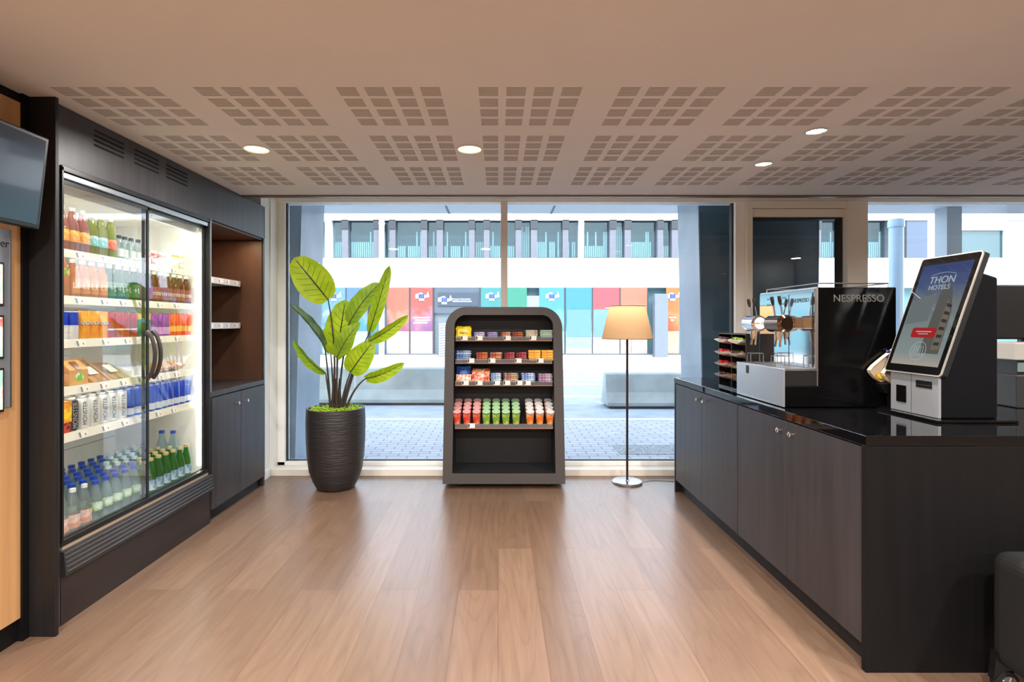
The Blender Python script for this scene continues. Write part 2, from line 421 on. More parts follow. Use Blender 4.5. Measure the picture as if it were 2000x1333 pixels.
fr = thing('display_fridge', 'tall glass fronted drinks fridge with two sliding doors, lit inside', 'fridge', (0,0,0))
FY0, FY1 = 2.372, 3.60
MB().box(-2.60, -2.57, FY0, FY1, .23, 2.05).build('back_panel', M_fr_in, fr)
MB().box(-2.57, -1.99, FY0, FY0+.02, .23, 2.05).build('side_panel', M_fr_in, fr)
MB().box(-2.57, -1.99, FY1-.022, FY1, .23, 2.05).build('side_panel', M_fr_in, fr)
MB().box(-2.57, -1.99, FY0+.02, FY1-.022, 2.0, 2.05).build('top_panel', M_fr_in, fr)
MB().box(-2.57, -2.0, FY0+.02, FY1-.022, .23, .345).build('deck', M_fr_in, fr)
f = MB(); f.box(-1.995, XF+.012, FY0, FY0+.012, .372, 2.055).box(-1.995, XF+.012, FY1-.018, FY1, .23, 2.055).box(-1.995, XF+.012, FY0, FY1, 2.035, 2.06).box(-1.995, XF+.008, FY0, FY1, .352, .378)
f.build('door_surround', M_black, fr, bev=.002)
MB().box(-1.99, XF+.006, FY0+.012, FY1-.018, 2.005, 2.032).build('top_track', M_alu, fr, bev=.004)
MB().box(-2.005, XF+.004, FY0+.012, FY1-.018, .335, .352).build('bottom_track', mat('track_tan', (172,152,128), .4), fr)
gr = MB()
gr.prism([(XF+.004,.335),(XF+.02,.33),(XF+.03,.225),(XF+.018,.22),(XF-.02,.22),(XF-.02,.335)], 'y', FY0, FY1)
grille = gr.build('base_grille', mat('grille_dark', (74,74,76), .35, metal=.6), fr)
for k in range(5):
    zz = .243+k*.02; MB().box(XF+.018, XF+.036-k*.003, FY0+.002, FY1-.002, zz, zz+.004).build('grille_slat', M_alu, grille)
MB().box(-2.0, XF+.004, FY0+.004, FY1+.006, 0, .218).build('kick_panel', M_kick, fr)
MB().box(-2.0, XF+.002, FY1+.001, FY1+.010, 0, 2.06).build('edge_strip', M_post, fr)
# doors
for k, (a, b_, xx) in enumerate(((FY0+.016, 2.99, -1.966), (2.965, FY1-.02, -1.980))):
    d = MB().box(xx-.006, xx+.006, a, a+.010, .36, 2.03).box(xx-.006, xx+.006, b_-.012, b_, .36, 2.03).box(xx-.006, xx+.006, a, b_, .36, .378).box(xx-.006, xx+.006, a, b_, 1.985, 2.004)
    dd = d.build('door', mat('door_edge', (40,42,46), .3), fr)
    MB().box(xx-.002, xx+.002, a+.01, b_-.012, .378, 1.985).build('door_glass', M_fglass, dd)
    hy = 2.958 if k == 0 else 3.008
    pts = []
    for i in range(11):
        q = i/10; pts.append((XF+.004+.045*math.sin(PI*q)**.6, hy, 1.045+.265*q))
    MB().tube(pts, [.011+.003*(1 if i in (0,10) else 0) for i in range(11)], n=10).build('handle', mat('handle_grey', (62,56,56), .3, metal=.3), dd, smooth=True)
# light strips
M_led = emis('led_white', (255,250,238), FRIDGE_E)
M_led2 = emis('led_side', (255,250,238), 9.5)
for yy in (FY0+.022, FY1-.032):
    MB().box(-2.012, -2.002, yy, yy+.010, .40, 1.95).build('light_strip', M_led2, fr)
MB().box(-2.026, -2.018, FY0+.03, FY1-.03, 1.955, 1.999).build('light_cover', M_fr_in, fr)
MB().box(-2.060, -2.030, FY0+.05, FY1-.05, 1.975, 1.990).build('light_strip', M_led, fr)
for z in (1.64, 1.42, 1.21, .985, .76):
    pass
SH = [1.70, 1.48, 1.273, 1.048, .828]
SN = ['top shelf', 'second shelf', 'third shelf', 'fourth shelf', 'fifth shelf', 'bottom deck']
M_qr = mat('tag_grey', (120,122,124), .6)
for i, z in enumerate(SH):
    s_ = MB().box(-2.5, -2.045, FY0+.025, FY1-.03, z-.008, z)
    sh = s_.build('shelf', M_fr_in, fr)
    MB().prism([(-2.045,z+.004),(-2.038,z+.004),(-2.026,z-.036),(-2.033,z-.038),(-2.045,z-.010)], 'y', FY0+.025, FY1-.03).build('price_rail', mat('rail_cream', (232,222,205), .4), sh)
    MB().box(-2.075, -2.062, FY0+.06, FY1-.06, z-.014, z-.0085).build('shelf_light', M_led, sh)
    for k in range(7):
        y0 = FY0+.05+k*.15+random.uniform(-.02, .02)
        tg = MB()
        def rp(y, dz): return (-2.0375+.0122*(dz/.04)+.0008, y, z+.003-dz)
        tg.add([rp(y0,.006), rp(y0+.06,.006), rp(y0+.06,.036), rp(y0,.036)], [(0,1,2,3)], 0)
        o2 = tuple(Vector((.0006,0,0)))
        def rq(y, dz): q = rp(y, dz); return (q[0]+.0006, q[1], q[2])
        tg.add([rq(y0+.004,.009), rq(y0+.016,.009), rq(y0+.016,.033), rq(y0+.004,.033)], [(0,1,2,3)], 1)
        tg.add([rq(y0+.04,.018), rq(y0+.048,.018), rq(y0+.048,.028), rq(y0+.04,.028)], [(0,1,2,3)], 2)
        tg.build('price_tag', [M_tag, M_qr, mat('tag_red', (200,90,70), .6)], sh)
# wire grid beneath the two lowest shelves' fronts and perforated back
MB().box(-2.568, -2.566, FY0+.03, FY1-.03, .60, .603).box(-2.568, -2.566, 2.95, 2.952, .40, .8).build('back_seam', M_qr, fr)

# --- drinks
def bottle_proto(name, cat, h, r, body, cap, label, neck=.5, shoulder=.62, labelz=(.12,.45), capcol=True, txt=None, txtm=None, capr=.013, neckr=.012):
    t = thing(name, 'x', cat)
    z1 = h*shoulder; z2 = h*(.9)
    prof = [(.0001,0),(r*.86,0),(r,.006),(r,z1*.98),(r*.93,z1+.01),(neckr*1.3,z2-h*.08),(neckr,z2),(neckr,h-.016)]
    MB().lathe(prof, n=14).build('bottle_body', body, t, smooth=True, angle=60)
    MB().lathe([(capr,h-.018),(capr,h-.001),(capr*.85,h),(.0001,h)], n=12).build('cap', cap, t, smooth=True, angle=50)
    if label:
        a, b_ = labelz[0]*h, labelz[1]*h
        o = MB().lathe([(r+.0006,a),(r+.0006,b_)], n=18)
        o.f = o.f[:-2]; o.m = o.m[:-2]
        lb = o.build('paper_label', label, t, smooth=True)
        if txt: text('lettering', txt, (b_-a)*.55, txtm or M_white, lb, (0,0,(a+b_)/2), LX, LZ, wrap=r+.001)
    return Stock(t)
def can_proto(name, h, r, body, txt=None, txtm=None, vert=False, band=None, lid=M_alu, tz=.55, ts=.035):
    t = thing(name, 'x', 'drink can')
    b_ = MB().lathe([(.0001,.003),(r*.75,.0),(r*.8,.002),(r,.010),(r,h-.012),(r*.86,h-.003)], n=18).build('can_body', body, t, smooth=True, angle=50)
    MB().lathe([(r*.86,h-.004),(r*.88,h),(r*.84,h),(r*.82,h-.004),(.0001,h-.004)], n=18).build('lid', lid, t, smooth=True)
    if band:
        o = MB().lathe([(r+.0005,band[0]*h),(r+.0005,band[1]*h)], n=18); o.f = o.f[:-2]; o.m = o.m[:-2]; o.build('colour_band', band[2], t, smooth=True)
    if txt:
        if vert: text('lettering', txt, ts, txtm, b_, (0,0,h*.5), LZ, (0,-1,0), wrap=None) if False else vtext(txt, ts, txtm, b_, r, h)
        else:
            text('lettering', txt, ts, M_ink, b_, (0,0,h*tz-.0035), LX, LZ, wrap=r+.0006, sx=.8)
            text('lettering', txt, ts, txtm, b_, (0,0,h*tz), LX, LZ, wrap=r+.0014, sx=.8)
    return Stock(t)
def vtext(txt, ts, m, par, r, h):
    o = text('lettering', txt, ts, m, par, (0,0,0), (0,0,1), (0,-1,0))
    for v in o.data.vertices:
        x, y, z = v.co; a = y/r; v.co = ((r+.0012)*math.cos(a), (r+.0012)*math.sin(a), z+h*.5)
    return o
G_pink = glass('soda_pink', (235,190,180), .06, body=.7, bodycol=(196,120,104))
G_grn = glass('soda_green', (220,225,170), .06, body=.65, bodycol=(176,182,96))
G_clr = glass('clear_bottle', (232,242,242), .06, body=.2, bodycol=(220,235,238))
G_wat = glass('water_bottle', (215,235,240), .08, body=.32, bodycol=(214,236,242))
G_emer = glass('green_glass', (120,200,90), .10, body=.7, bodycol=(60,150,40))
G_oran = glass('orange_drink', (250,200,90), .05, body=.93, bodycol=(228,142,0))
G_dgrn = glass('dark_green_drink', (120,180,120), .05, body=.93, bodycol=(40,92,44))
G_red = glass('red_drink', (230,150,150), .05, body=.94, bodycol=(126,34,44))
G_pur = glass('purple_drink', (210,160,220), .05, body=.94, bodycol=(112,44,120))
K_gold = mat('cap_gold', (226,206,150), .3, metal=.3); K_blue = mat('cap_blue', (14,66,178), .35); K_or = mat('cap_orange', (245,150,20), .35); K_sil = mat('cap_silver', (210,212,205), .3, metal=.6); K_blk = mat('cap_black', (35,40,38), .4); K_wh = mat('cap_white', (240,240,238), .4)
L_orl = two_tone('label_orange', (240,150,40), (250,215,90), 60); L_tel = two_tone('label_teal', (120,190,195), (225,240,235), 60); L_rd = two_tone('label_red', (225,90,60), (245,170,130), 60)
L_wat = two_tone('label_water', (150,190,90), (225,240,235), 30); L_pk = two_tone('label_pink', (236,170,150), (250,225,215), 40); L_bl = two_tone('label_blue', (120,160,190), (215,232,240), 40, stretch=(1,1,.4))
W_ = M_white
def row(stock, n, y, x, z, dy, fmt, group, dirn=1, rz=None):
    for k in range(n):
        stock.put((x+random.uniform(-.004,.004), y+k*dy, z), random.uniform(-.15,.15)-.35 if rz is None else rz, fmt.format(ORD[k]), group)
# top shelf
z = SH[0]+.0005; x = -2.079
row(bottle_proto('soda_bottle','bottle',.215,.029,G_pink,K_sil,L_orl,shoulder=.55,labelz=(.22,.48)),3,2.535,x,z,.062,'{} pinkish soda bottle with orange label from left on fridge top shelf','pink soda bottles on the fridge top shelf')
row(bottle_proto('soda_bottle','bottle',.212,.029,G_grn,K_sil,L_tel,shoulder=.55,labelz=(.22,.46)),2,2.722,x,z,.062,'{} green soda bottle with teal label from left on fridge top shelf','green soda bottles on the fridge top shelf')
row(bottle_proto('soda_bottle','bottle',.212,.029,G_grn,K_sil,L_rd,shoulder=.55,labelz=(.22,.46)),1,2.852,x,z,.062,'green soda bottle with red label on fridge top shelf','green soda bottles on the fridge top shelf')
row(bottle_proto('small_bottle','bottle',.135,.024,G_clr,K_blk,mat('label_grey',(205,205,200),.5),shoulder=.6),4,2.915,x,z,.052,'{} small clear bottle with dark cap from left on fridge top shelf','small dark capped bottles on the fridge top shelf')
def carton(c1, c2, cap):
    t = thing('juice_pot', 'x', 'drink cup')
    MB().lathe([(.0001,0),(.022,0),(.026,.06),(.020,.078)], n=14).build('pot_body', two_tone('pot_%d%d' % (c1[0], c2[1]), c1, c2, 50), t, smooth=True)
    MB().lathe([(.021,.076),(.021,.09),(.0001,.092)], n=14).build('cap', mat('potcap_%d%d' % cap[:2], cap, .4), t, smooth=True)
    return Stock(t)
for k, (a, b_, c_, nm) in enumerate((((240,235,225),(210,120,110),(150,200,80),'pale pot with green cap'),((240,230,225),(190,60,60),(240,235,230),'red printed pot'),((245,235,230),(220,150,140),(240,240,240),'pink and white pot'),((240,238,235),(210,205,200),(235,235,235),'plain white pot'),((245,235,200),(240,225,180),(245,190,50),'cream pot with amber cap'),((240,238,225),(210,205,190),(245,215,60),'white pot with yellow cap'))):
    carton(a, b_, c_).put((x, 3.145+k*.068, z), 0, nm+' at right end of fridge top shelf', 'small pots on the fridge top shelf')
# second shelf
z = SH[1]+.0005
row(bottle_proto('juice_bottle','bottle',.205,.030,G_oran,K_or,two_tone('label_orgreen',(60,150,50),(250,190,30),30),shoulder=.58,labelz=(.5,.66)),1,2.535,x,z,.06,'large orange juice bottle with green label at left end of fridge second shelf','juice bottles on the fridge second shelf')
p_ = bottle_proto('juice_bottle','bottle',.185,.029,G_oran,K_wh,mat('label_or_band',(216,136,8),.5),shoulder=.6,labelz=(.1,.5),txt='LE',txtm=M_white)
row(p_,4,2.60,x,z,.062,'{} orange juice bottle with white lettering from left on fridge second shelf','juice bottles on the fridge second shelf')
row(bottle_proto('juice_bottle','bottle',.185,.029,G_dgrn,K_wh,mat('label_gr_band',(66,120,62),.5),shoulder=.6,labelz=(.1,.5),txt='+L',txtm=M_white),4,2.848,x,z,.062,'{} green juice bottle with white lettering from left on fridge second shelf','juice bottles on the fridge second shelf')
row(bottle_proto('juice_bottle','bottle',.185,.029,G_pur,K_wh,mat('label_pu_band',(150,84,150),.5),shoulder=.6,labelz=(.1,.5)),2,3.096,x,z,.062,'{} purple juice bottle from left on fridge second shelf','juice bottles on the fridge second shelf')
row(bottle_proto('juice_bottle','bottle',.185,.029,G_red,K_wh,mat('label_re_band',(150,62,66),.5),shoulder=.6,labelz=(.1,.5),txt='mte',txtm=M_white),6,3.215,x,z,.0655,'{} dark red juice bottle from left on fridge second shelf','juice bottles on the fridge second shelf')
# third shelf: cans
z = SH[2]+.0005; g3 = 'drink cans on the fridge third shelf'
def cmat(n, c): return mat(n, c, .28, metal=.15)
row(can_proto('drink_can',.14,.029,cmat('can_silver',(225,225,232)),band=(.5,.95,cmat('can_blue',(20,60,190)))),2,2.528,x,z,.06,'{} blue over silver drink can from left on fridge third shelf',g3)
row(can_proto('drink_can',.145,.0315,two_tone('can_orange',(250,150,10),(250,180,30),25,rough=.3),txt='FANTA',txtm=M_white,ts=.029),3,2.655,x,z,.064,'{} orange drink can with white lettering from left on fridge third shelf',g3,rz=-.42)
row(can_proto('drink_can',.142,.029,cmat('can_red',(186,40,48)),band=(.3,.36,M_white)),4,2.838,x,z,.060,'{} red drink can from left on fridge third shelf',g3)
row(can_proto('drink_can',.142,.029,cmat('can_green',(60,140,60)),band=(.72,.97,cmat('can_lime',(235,205,70)))),2,3.078,x,z,.060,'{} green drink can with yellow top from left on fridge third shelf',g3)
row(can_proto('drink_can',.142,.029,cmat('can_purple',(150,60,160)),band=(.1,.4,cmat('can_lilac',(215,150,215)))),3,3.198,x,z,.060,'{} purple drink can from left on fridge third shelf',g3)
row(can_proto('drink_can',.142,.029,cmat('can_coral',(235,84,40)),band=(.2,.45,cmat('can_peach',(250,180,80)))),4,3.371,x,z,.0585,'{} coral orange drink can from left on fridge third shelf',g3)
# fourth shelf: food packs
z = SH[3]+.0005
M_kraft = mat('kraft_card', (208,156,92), .7, noise=.05, nscale=20); M_bread = two_tone('bread', (226,170,90), (176,110,50), 40, rough=.7); M_film = glass('clear_film', (250,250,250), .12, body=.12)
gF = 'packed sandwiches on the fridge fourth shelf'
def box_pack(y, lab, w=.10, h=.105, c=M_kraft):
    t = thing('sandwich_box', lab, 'food pack', (-2.07, y, z), group=gF)
    MB().prism([(0,0),(0,h*.62),(-.05,h),(-.13,h),(-.13,0)], 'y', 0, w).build('card_box', c, t, bev=.003)
    MB().prism([(x_+.055*0, y_) for x_, y_ in dedup(rrect(w*.3, w*.72, h*.16, h*.5, .018))], 'x', 0, .0012).build('sticker', two_tone('sticker', (245,245,240), (120,190,60), 25), t)
    MB().poly([(-.0005,w*.35,h*.63),(-.0005,w*.65,h*.63),(-.042,w*.68,h*.945),(-.042,w*.32,h*.945)]).build('window_film', mat('cut_window', (120,70,40), .2), t).location = (.002, 0, .002)
def wedge(y, lab, w=.13, h=.12):
    t = thing('sandwich_wedge', lab, 'food pack', (-2.06, y, z), group=gF)
    MB().prism([(0,0),(-.16,h),(-.16,0)], 'y', 0, w*.12).prism([(0,0),(-.16,h),(-.16,0)], 'y', w*.88, w).box(-.16, -.154, 0, w, 0, h).build('card_tray', M_kraft, t)
    MB().prism([(-.02,.004),(-.15,h*.86),(-.15,.004)], 'y', w*.14, w*.86).build('bread', M_bread, t)
    MB().poly([(.001,0,.001),(.001,w,.001),(-.16,w,h+.001),(-.16,0,h+.001)]).build('film', M_film, t)
    MB().poly([(-.05,w*.25,.0395),(-.05,w*.75,.0395),(-.10,w*.75,.077),(-.10,w*.25,.077)]).build('paper_label', M_white, t)
box_pack(2.475, 'kraft sandwich box at the left end of the fourth fridge shelf', .055, .11, mat('kraft_orange', (226,150,66), .7))
box_pack(2.575, 'kraft sandwich box with a white round sticker on the fourth fridge shelf', .115, .12)
wedge(2.72, 'kraft wedge sandwich pack nearest the kraft box on the fourth fridge shelf')
wedge(2.87, 'kraft wedge sandwich pack left of the door joint on the fourth fridge shelf', .12, .09)
for k, (a, cl) in enumerate(((3.04, 'white'), (3.16, 'clear'))):
    t = thing('salad_pot', 'white plastic salad pot %s on the fourth fridge shelf' % ('behind the fridge handles' if k == 0 else 'right of the fridge handles'), 'food pack', (-2.13, a, z), group=gF)
    MB().lathe([(.0001,0),(.04,0),(.052,.055),(.054,.058)], n=20).build('pot_body', mat('pot_white', (235,236,238), .3), t, smooth=True)
    MB().lathe([(.055,.058),(.055,.064),(.035,.072),(.0001,.072)], n=20).build('lid', M_acr, t, smooth=True)
for k in range(2):
    t = thing('filled_roll', 'golden wrapped bread roll at the right end of the fourth fridge shelf, %s one' % ('left' if k == 0 else 'right'), 'food pack', (-2.11, 3.32+k*.12, z), group=gF)
    MB().pillow(.10, .11, .06, c=(0,0,.031), crimp=False).build('roll', two_tone('roll_bread', (235,160,40), (200,120,30), 20, rough=.6), t, smooth=True)
    MB().pillow(.115, .118, .063, c=(0,0,.032)).build('film', M_film, t, smooth=True)
# fifth shelf: tall cans
z = SH[4]+.0005; g5 = 'tall cans on the fridge fifth shelf'
def tall_box(y, lab):
    t = thing('juice_carton', lab, 'drink carton', (-2.085, y, z), group='juice cartons on the fridge fifth shelf')
    MB().box(-.028,.028,-.024,.024,0,.05).build('carton_base', two_tone('juice_red', (60,25,20), (210,60,30), 60), t)
    MB().box(-.028,.028,-.024,.024,.05,.15).build('carton_body', two_tone('juice_yellow', (245,150,20), (250,215,30), 30), t)
tall_box(2.49, 'orange and yellow juice carton at left edge of fridge fifth shelf'); tall_box(2.545, 'orange and yellow juice carton beside black can on fridge fifth shelf')
row(can_proto('energy_can',.15,.026,cmat('can_black',(40,38,40)),txt='MONSTER',txtm=M_white,vert=True,ts=.028),1,2.60,x,z,.06,'black tall can beside the juice cartons on fridge fifth shelf',g5)
row(can_proto('energy_can',.155,.031,cmat('can_white',(232,230,226)),txt='MONSTER',txtm=M_ink,vert=True,ts=.026),5,2.665,x,z,.067,'{} white tall can from left on fridge fifth shelf, front row',g5)
row(can_proto('energy_can',.155,.028,cmat('can_blue2',(30,70,190)),band=(.08,.32,cmat('can_silver2',(215,220,228)))),10,3.0,x,z,.0605,'{} blue tall can from left on fridge fifth shelf, front row',g5)
row(can_proto('energy_can',.155,.028,cmat('can_white3',(226,226,226))),5,2.68,x-.08,z,.067,'{} white tall can from left on fridge fifth shelf, second row',g5)
row(can_proto('energy_can',.155,.028,cmat('can_blue3',(34,74,185))),8,3.03,x-.08,z,.064,'{} blue tall can from left on fridge fifth shelf, second row',g5)
# bottom deck
z = .3455
wa = bottle_proto('water_bottle','water bottle',.205,.031,G_wat,K_blue,L_wat,shoulder=.55,labelz=(.28,.50),capr=.0165,neckr=.014)
sp = bottle_proto('sparkling_bottle','water bottle',.212,.029,G_emer,K_gold,L_bl,shoulder=.52,labelz=(.12,.40),capr=.015)
pk = bottle_proto('pink_label_bottle','water bottle',.21,.030,G_clr,K_wh,L_pk,shoulder=.5,labelz=(.12,.42))
cw = bottle_proto('clear_cap_bottle','water bottle',.205,.030,G_wat,mat('cap_clear',(205,228,228),.3),L_bl,shoulder=.52,labelz=(.15,.42),capr=.015)
rn = ['front', 'second', 'third', 'fourth', 'fifth', 'sixth']
cnt = {}
for j in range(6):
    xx = -2.055-j*.072
    for i in range(15):
        yy = 2.50+i*.072+(.0 if j % 2 == 0 else .01)
        if yy > 3.545: continue
        qx = CX+F*xx/yy
        if 0 < j < 4 and yy > 3.46: continue
        if j < 2 and i < (3 if j == 0 else 1): s_, nm = pk, 'pink labelled clear water bottle'
        elif qx < 270: s_, nm = (wa, 'blue capped water bottle') if not (j >= 2 and qx > 205) else (cw, 'pale capped water bottle')
        else: s_, nm = (sp, 'green glass sparkling water bottle')
        k = cnt.get((j, nm), 0); cnt[(j, nm)] = k+1
        s_.put((xx, yy, z), random.uniform(-.5,.1), '%s %s from left, %s row of the fridge bottom deck' % (ORD[k], nm, rn[j]), nm+'s on the fridge bottom deck')

big = bottle_proto('large_water_bottle','water bottle',.30,.036,G_wat,K_blue,L_wat,shoulder=.62,labelz=(.25,.45),capr=.017,neckr=.015)
for k in range(2): big.put((-2.145-.076*k, 3.515, z), 0, '%s large blue capped water bottle from front, far end of fridge deck' % ORD[k], 'large water bottles at the far end of the deck')

# niche cabinet
nc = thing('niche_cabinet', 'dark cabinet with an open lit niche above two doors, beside the window', 'cabinet', (0,0,0))
NY0, NY1 = 3.615, 4.459
MB().box(-2.52, -1.958, NY0, NY1-.02, .09, .845).build('carcass', M_darkx, nc)
MB().box(-2.52, -1.985, NY0, NY1-.02, 0, .09).build('toe_kick', M_post, nc)
MB().box(-2.53, XF, NY1-.022, NY1, 0, 2.06).build('end_panel', M_dark, nc, bev=.001)
MB().box(-2.53, XF+.002, NY0, NY1-.0225, .85, .885).build('worktop', M_dark, nc, bev=.001)
MB().box(-2.53, -2.40, NY0, NY1-.0225, .8855, 2.055).build('niche_back', M_brown, nc)
MB().box(-2.40, -1.965, NY1-.034, NY1-.0225, .886, 2.04).build('niche_lining', M_brown, nc)
MB().box(-2.40, -1.965, NY0, NY0+.012, .886, 2.055).build('niche_lining', M_brown, nc)
MB().box(-2.40, -1.965, NY0+.013, NY1-.035, 2.045, 2.058).build('niche_top', M_brown, nc)
MB().box(-1.963, XF+.002, NY0-.001, NY0+.012, .886, 2.06).build('front_edge', mat('edge_light', (168,160,150), .3, metal=.6), nc)
for k, (a, b_) in enumerate(((NY0+.002, 4.024), (4.028, NY1-.024))):
    d = MB().box(XF-.004, XF+.012, a, b_, .085, .842).build('door', M_dark, nc, bev=.001)
    ky = 3.955 if k == 0 else 4.095
    MB().lathe([(.006,0),(.006,.010),(.012,.014),(.013,.02),(.009,.024),(.0001,.025)], M=Matrix.Rotation(PI/2, 3, 'Y'), c=(XF+.012, ky, .76), n=16).build('knob', M_chrome, d, smooth=True)
sl_ = bpy.data.lights.new('niche_lamp', 'AREA'); sl_.shape = 'RECTANGLE'; sl_.size = .05; sl_.size_y = .5; sl_.energy = 5; sl_.color = (1,.72,.45)
so = bpy.data.objects.new('niche_lamp', sl_); C.objects.link(so); so.location = (-2.05, 4.05, 2.04); so.parent = nc
for i, z in enumerate((1.665, 1.325)):
    sh = MB().box(-2.38, -2.12, NY0+.014, 4.37, z-.006, z).build('glass_shelf', M_acr, nc)
    MB().box(-2.12, -2.116, NY0+.014, 4.37, z-.012, z+.035).build('price_rail', mat('rail_grey', (196,196,205), .35), sh)
    MB().box(-2.38, -2.13, 4.372, 4.424, z-.008, z+.008).build('bracket', M_black, sh)
    for k in range(6):
        y0 = NY0+.05+k*.12; w = .05+.02*(k % 2)
        tg = MB().box(-2.1155, -2.1145, y0, y0+w, z-.006, z+.028, 0).box(-2.1145, -2.1140, y0+.006, y0+.018, z, z+.022, 1)
        tg.build('price_tag', [M_tag, M_qr], sh)
    for k in range(7):
        col = [(150,190,215),(225,205,200),(120,110,110),(230,230,235),(205,150,120),(160,170,190),(235,225,205)][(k+i*3) % 7]
        t = thing('small_packet', '%s small wrapped packet from left on the %s acrylic shelf of the niche' % (ORD[k], ('upper','lower')[i]), 'packet', (-2.18, NY0+.08+k*.105, z+.0005), group='packets on the niche shelves')
        MB().pillow(.09, .08, .03, c=(0,0,.016)).build('wrapper', two_tone('pkt_%d' % ((k+i*3) % 7), col, (235,235,235), 30), t, smooth=True)

# TV and wall sign on the oak wall
tv = thing('wall_television', 'black television tilted down on the oak wall', 'television', (-1.90, 1.80, 1.93))
tv.rotation_euler = (0, math.radians(6.5), 0)
MB().box(-.022, .022, -.40, .405, -.19, .19).build('casing', M_black, tv, bev=.006)
MB().box(.022, .0235, -.385, .388, -.17, .175).build('screen', mat('tv_screen', (52,62,72), .12, coat=.5), tv)
MB().box(-.125, -.022, -.08, .08, -.06, .06).build('wall_bracket', M_black, tv)
sg = thing('menu_board', 'grey menu board with dark lettering and framed pictures on the oak wall', 'sign', (-2.029, 0, 0))
MB().box(0, .008, 1.2, 2.209, 1.006, 1.737).build('board', mat('board_grey', (150,152,158), .35, metal=.5), sg)
MB().box(0, .0095, 2.203, 2.2105, 1.005, 1.738).build('board_edge', M_alu, sg)
text('lettering', 'burger', .046, M_ink, sg, (.0085, 2.200, 1.678), LX, LZ, align='RIGHT')
for k in range(3):
    zt = 1.60-k*.215
    f_ = MB().box(.008, .016, 1.95, 2.170, zt-.178, zt).build('picture_frame', M_black, sg)
    MB().box(.016, .017, 1.955, 2.163, zt-.168, zt-.008).build('picture', two_tone('menu_pic', (170,215,205), (245,240,235), 14, c3=(220,120,110)), f_)

# ------------------------------------------------------------------ plant
pl = thing('potted_plant', 'large leafy artificial plant in a tall charcoal ribbed pot by window', 'plant', (-1.341, 4.4, 0))
prof = [(.0001,0),(.135,0),(.155,.012),(.185,.07),(.212,.15),(.228,.26),(.236,.40),(.238,.56),(.234,.64),(.234,.655)]
pm = bpy.data.materials.new('ribbed_pot'); pm.use_nodes = True; nt = pm.node_tree; b = nt.nodes['Principled BSDF']
b.inputs['Base Color'].default_value = lin((42,39,39)); b.inputs['Roughness'].default_value = .42
tc = nt.nodes.new('ShaderNodeTexCoord'); mp = nt.nodes.new('ShaderNodeMapping'); mp.inputs['Scale'].default_value = (2,2,14); nz = nt.nodes.new('ShaderNodeTexNoise'); nz.inputs['Scale'].default_value = 6; nz.inputs['Detail'].default_value = 4
bp = nt.nodes.new('ShaderNodeBump'); bp.inputs['Strength'].default_value = .8; bp.inputs['Distance'].default_value = .008
nt.links.new(tc.outputs['Object'], mp.inputs[0]); nt.links.new(mp.outputs[0], nz.inputs[0]); nt.links.new(nz.outputs[0], bp.inputs['Height']); nt.links.new(bp.outputs[0], b.inputs['Normal'])
fine = []
for i in range(len(prof)-1):
    (r0,z0),(r1,z1) = prof[i], prof[i+1]; n = max(1, int((z1-z0)/.008))
    for k in range(n):
        q = k/n; zz = z0+(z1-z0)*q; fine.append((r0+(r1-r0)*q+(.0010*math.sin(zz*420) if zz > .03 else 0), zz))
fine += [(.234,.655),(.232,.660),(.220,.660),(.217,.655),(.214,.60)]
pot = MB().lathe(fine, n=64).build('pot', pm, pl, smooth=True, angle=80)
soil = MB(); ns, nr = 40, 12; vs = [(0,0,.648)]; fs = []
for i in range(1, nr+1):
    for k in range(ns):
        a = 2*PI*k/ns; r = .215*i/nr; vs.append((r*math.cos(a), r*math.sin(a), .640+random.uniform(-.008,.014)))
for k in range(ns): fs.append([0, 1+k, 1+(k+1) % ns])
for i in range(nr-1):
    for k in range(ns):
        k2 = (k+1) % ns; a = 1+i*ns; fs.append([a+k, a+ns+k, a+ns+k2, a+k2])
soil.add(vs, fs)
for k in range(420):
    r = .205*math.sqrt(random.random()); a = random.uniform(0, 2*PI); s_ = random.uniform(.006,.014)
    cx, cy, cz = r*math.cos(a), r*math.sin(a), .645+random.uniform(0,.012)
    soil.add([(cx-s_,cy,cz),(cx+s_,cy-s_*.5,cz+s_*.3),(cx,cy+s_,cz+s_*.9),(cx,cy-s_,cz+s_*.6)], [(0,1,2),(0,1,3),(1,2,3),(0,2,3)])
soil.build('moss', mat('moss', (142,172,36), .9, noise=.3, nscale=40), pl)
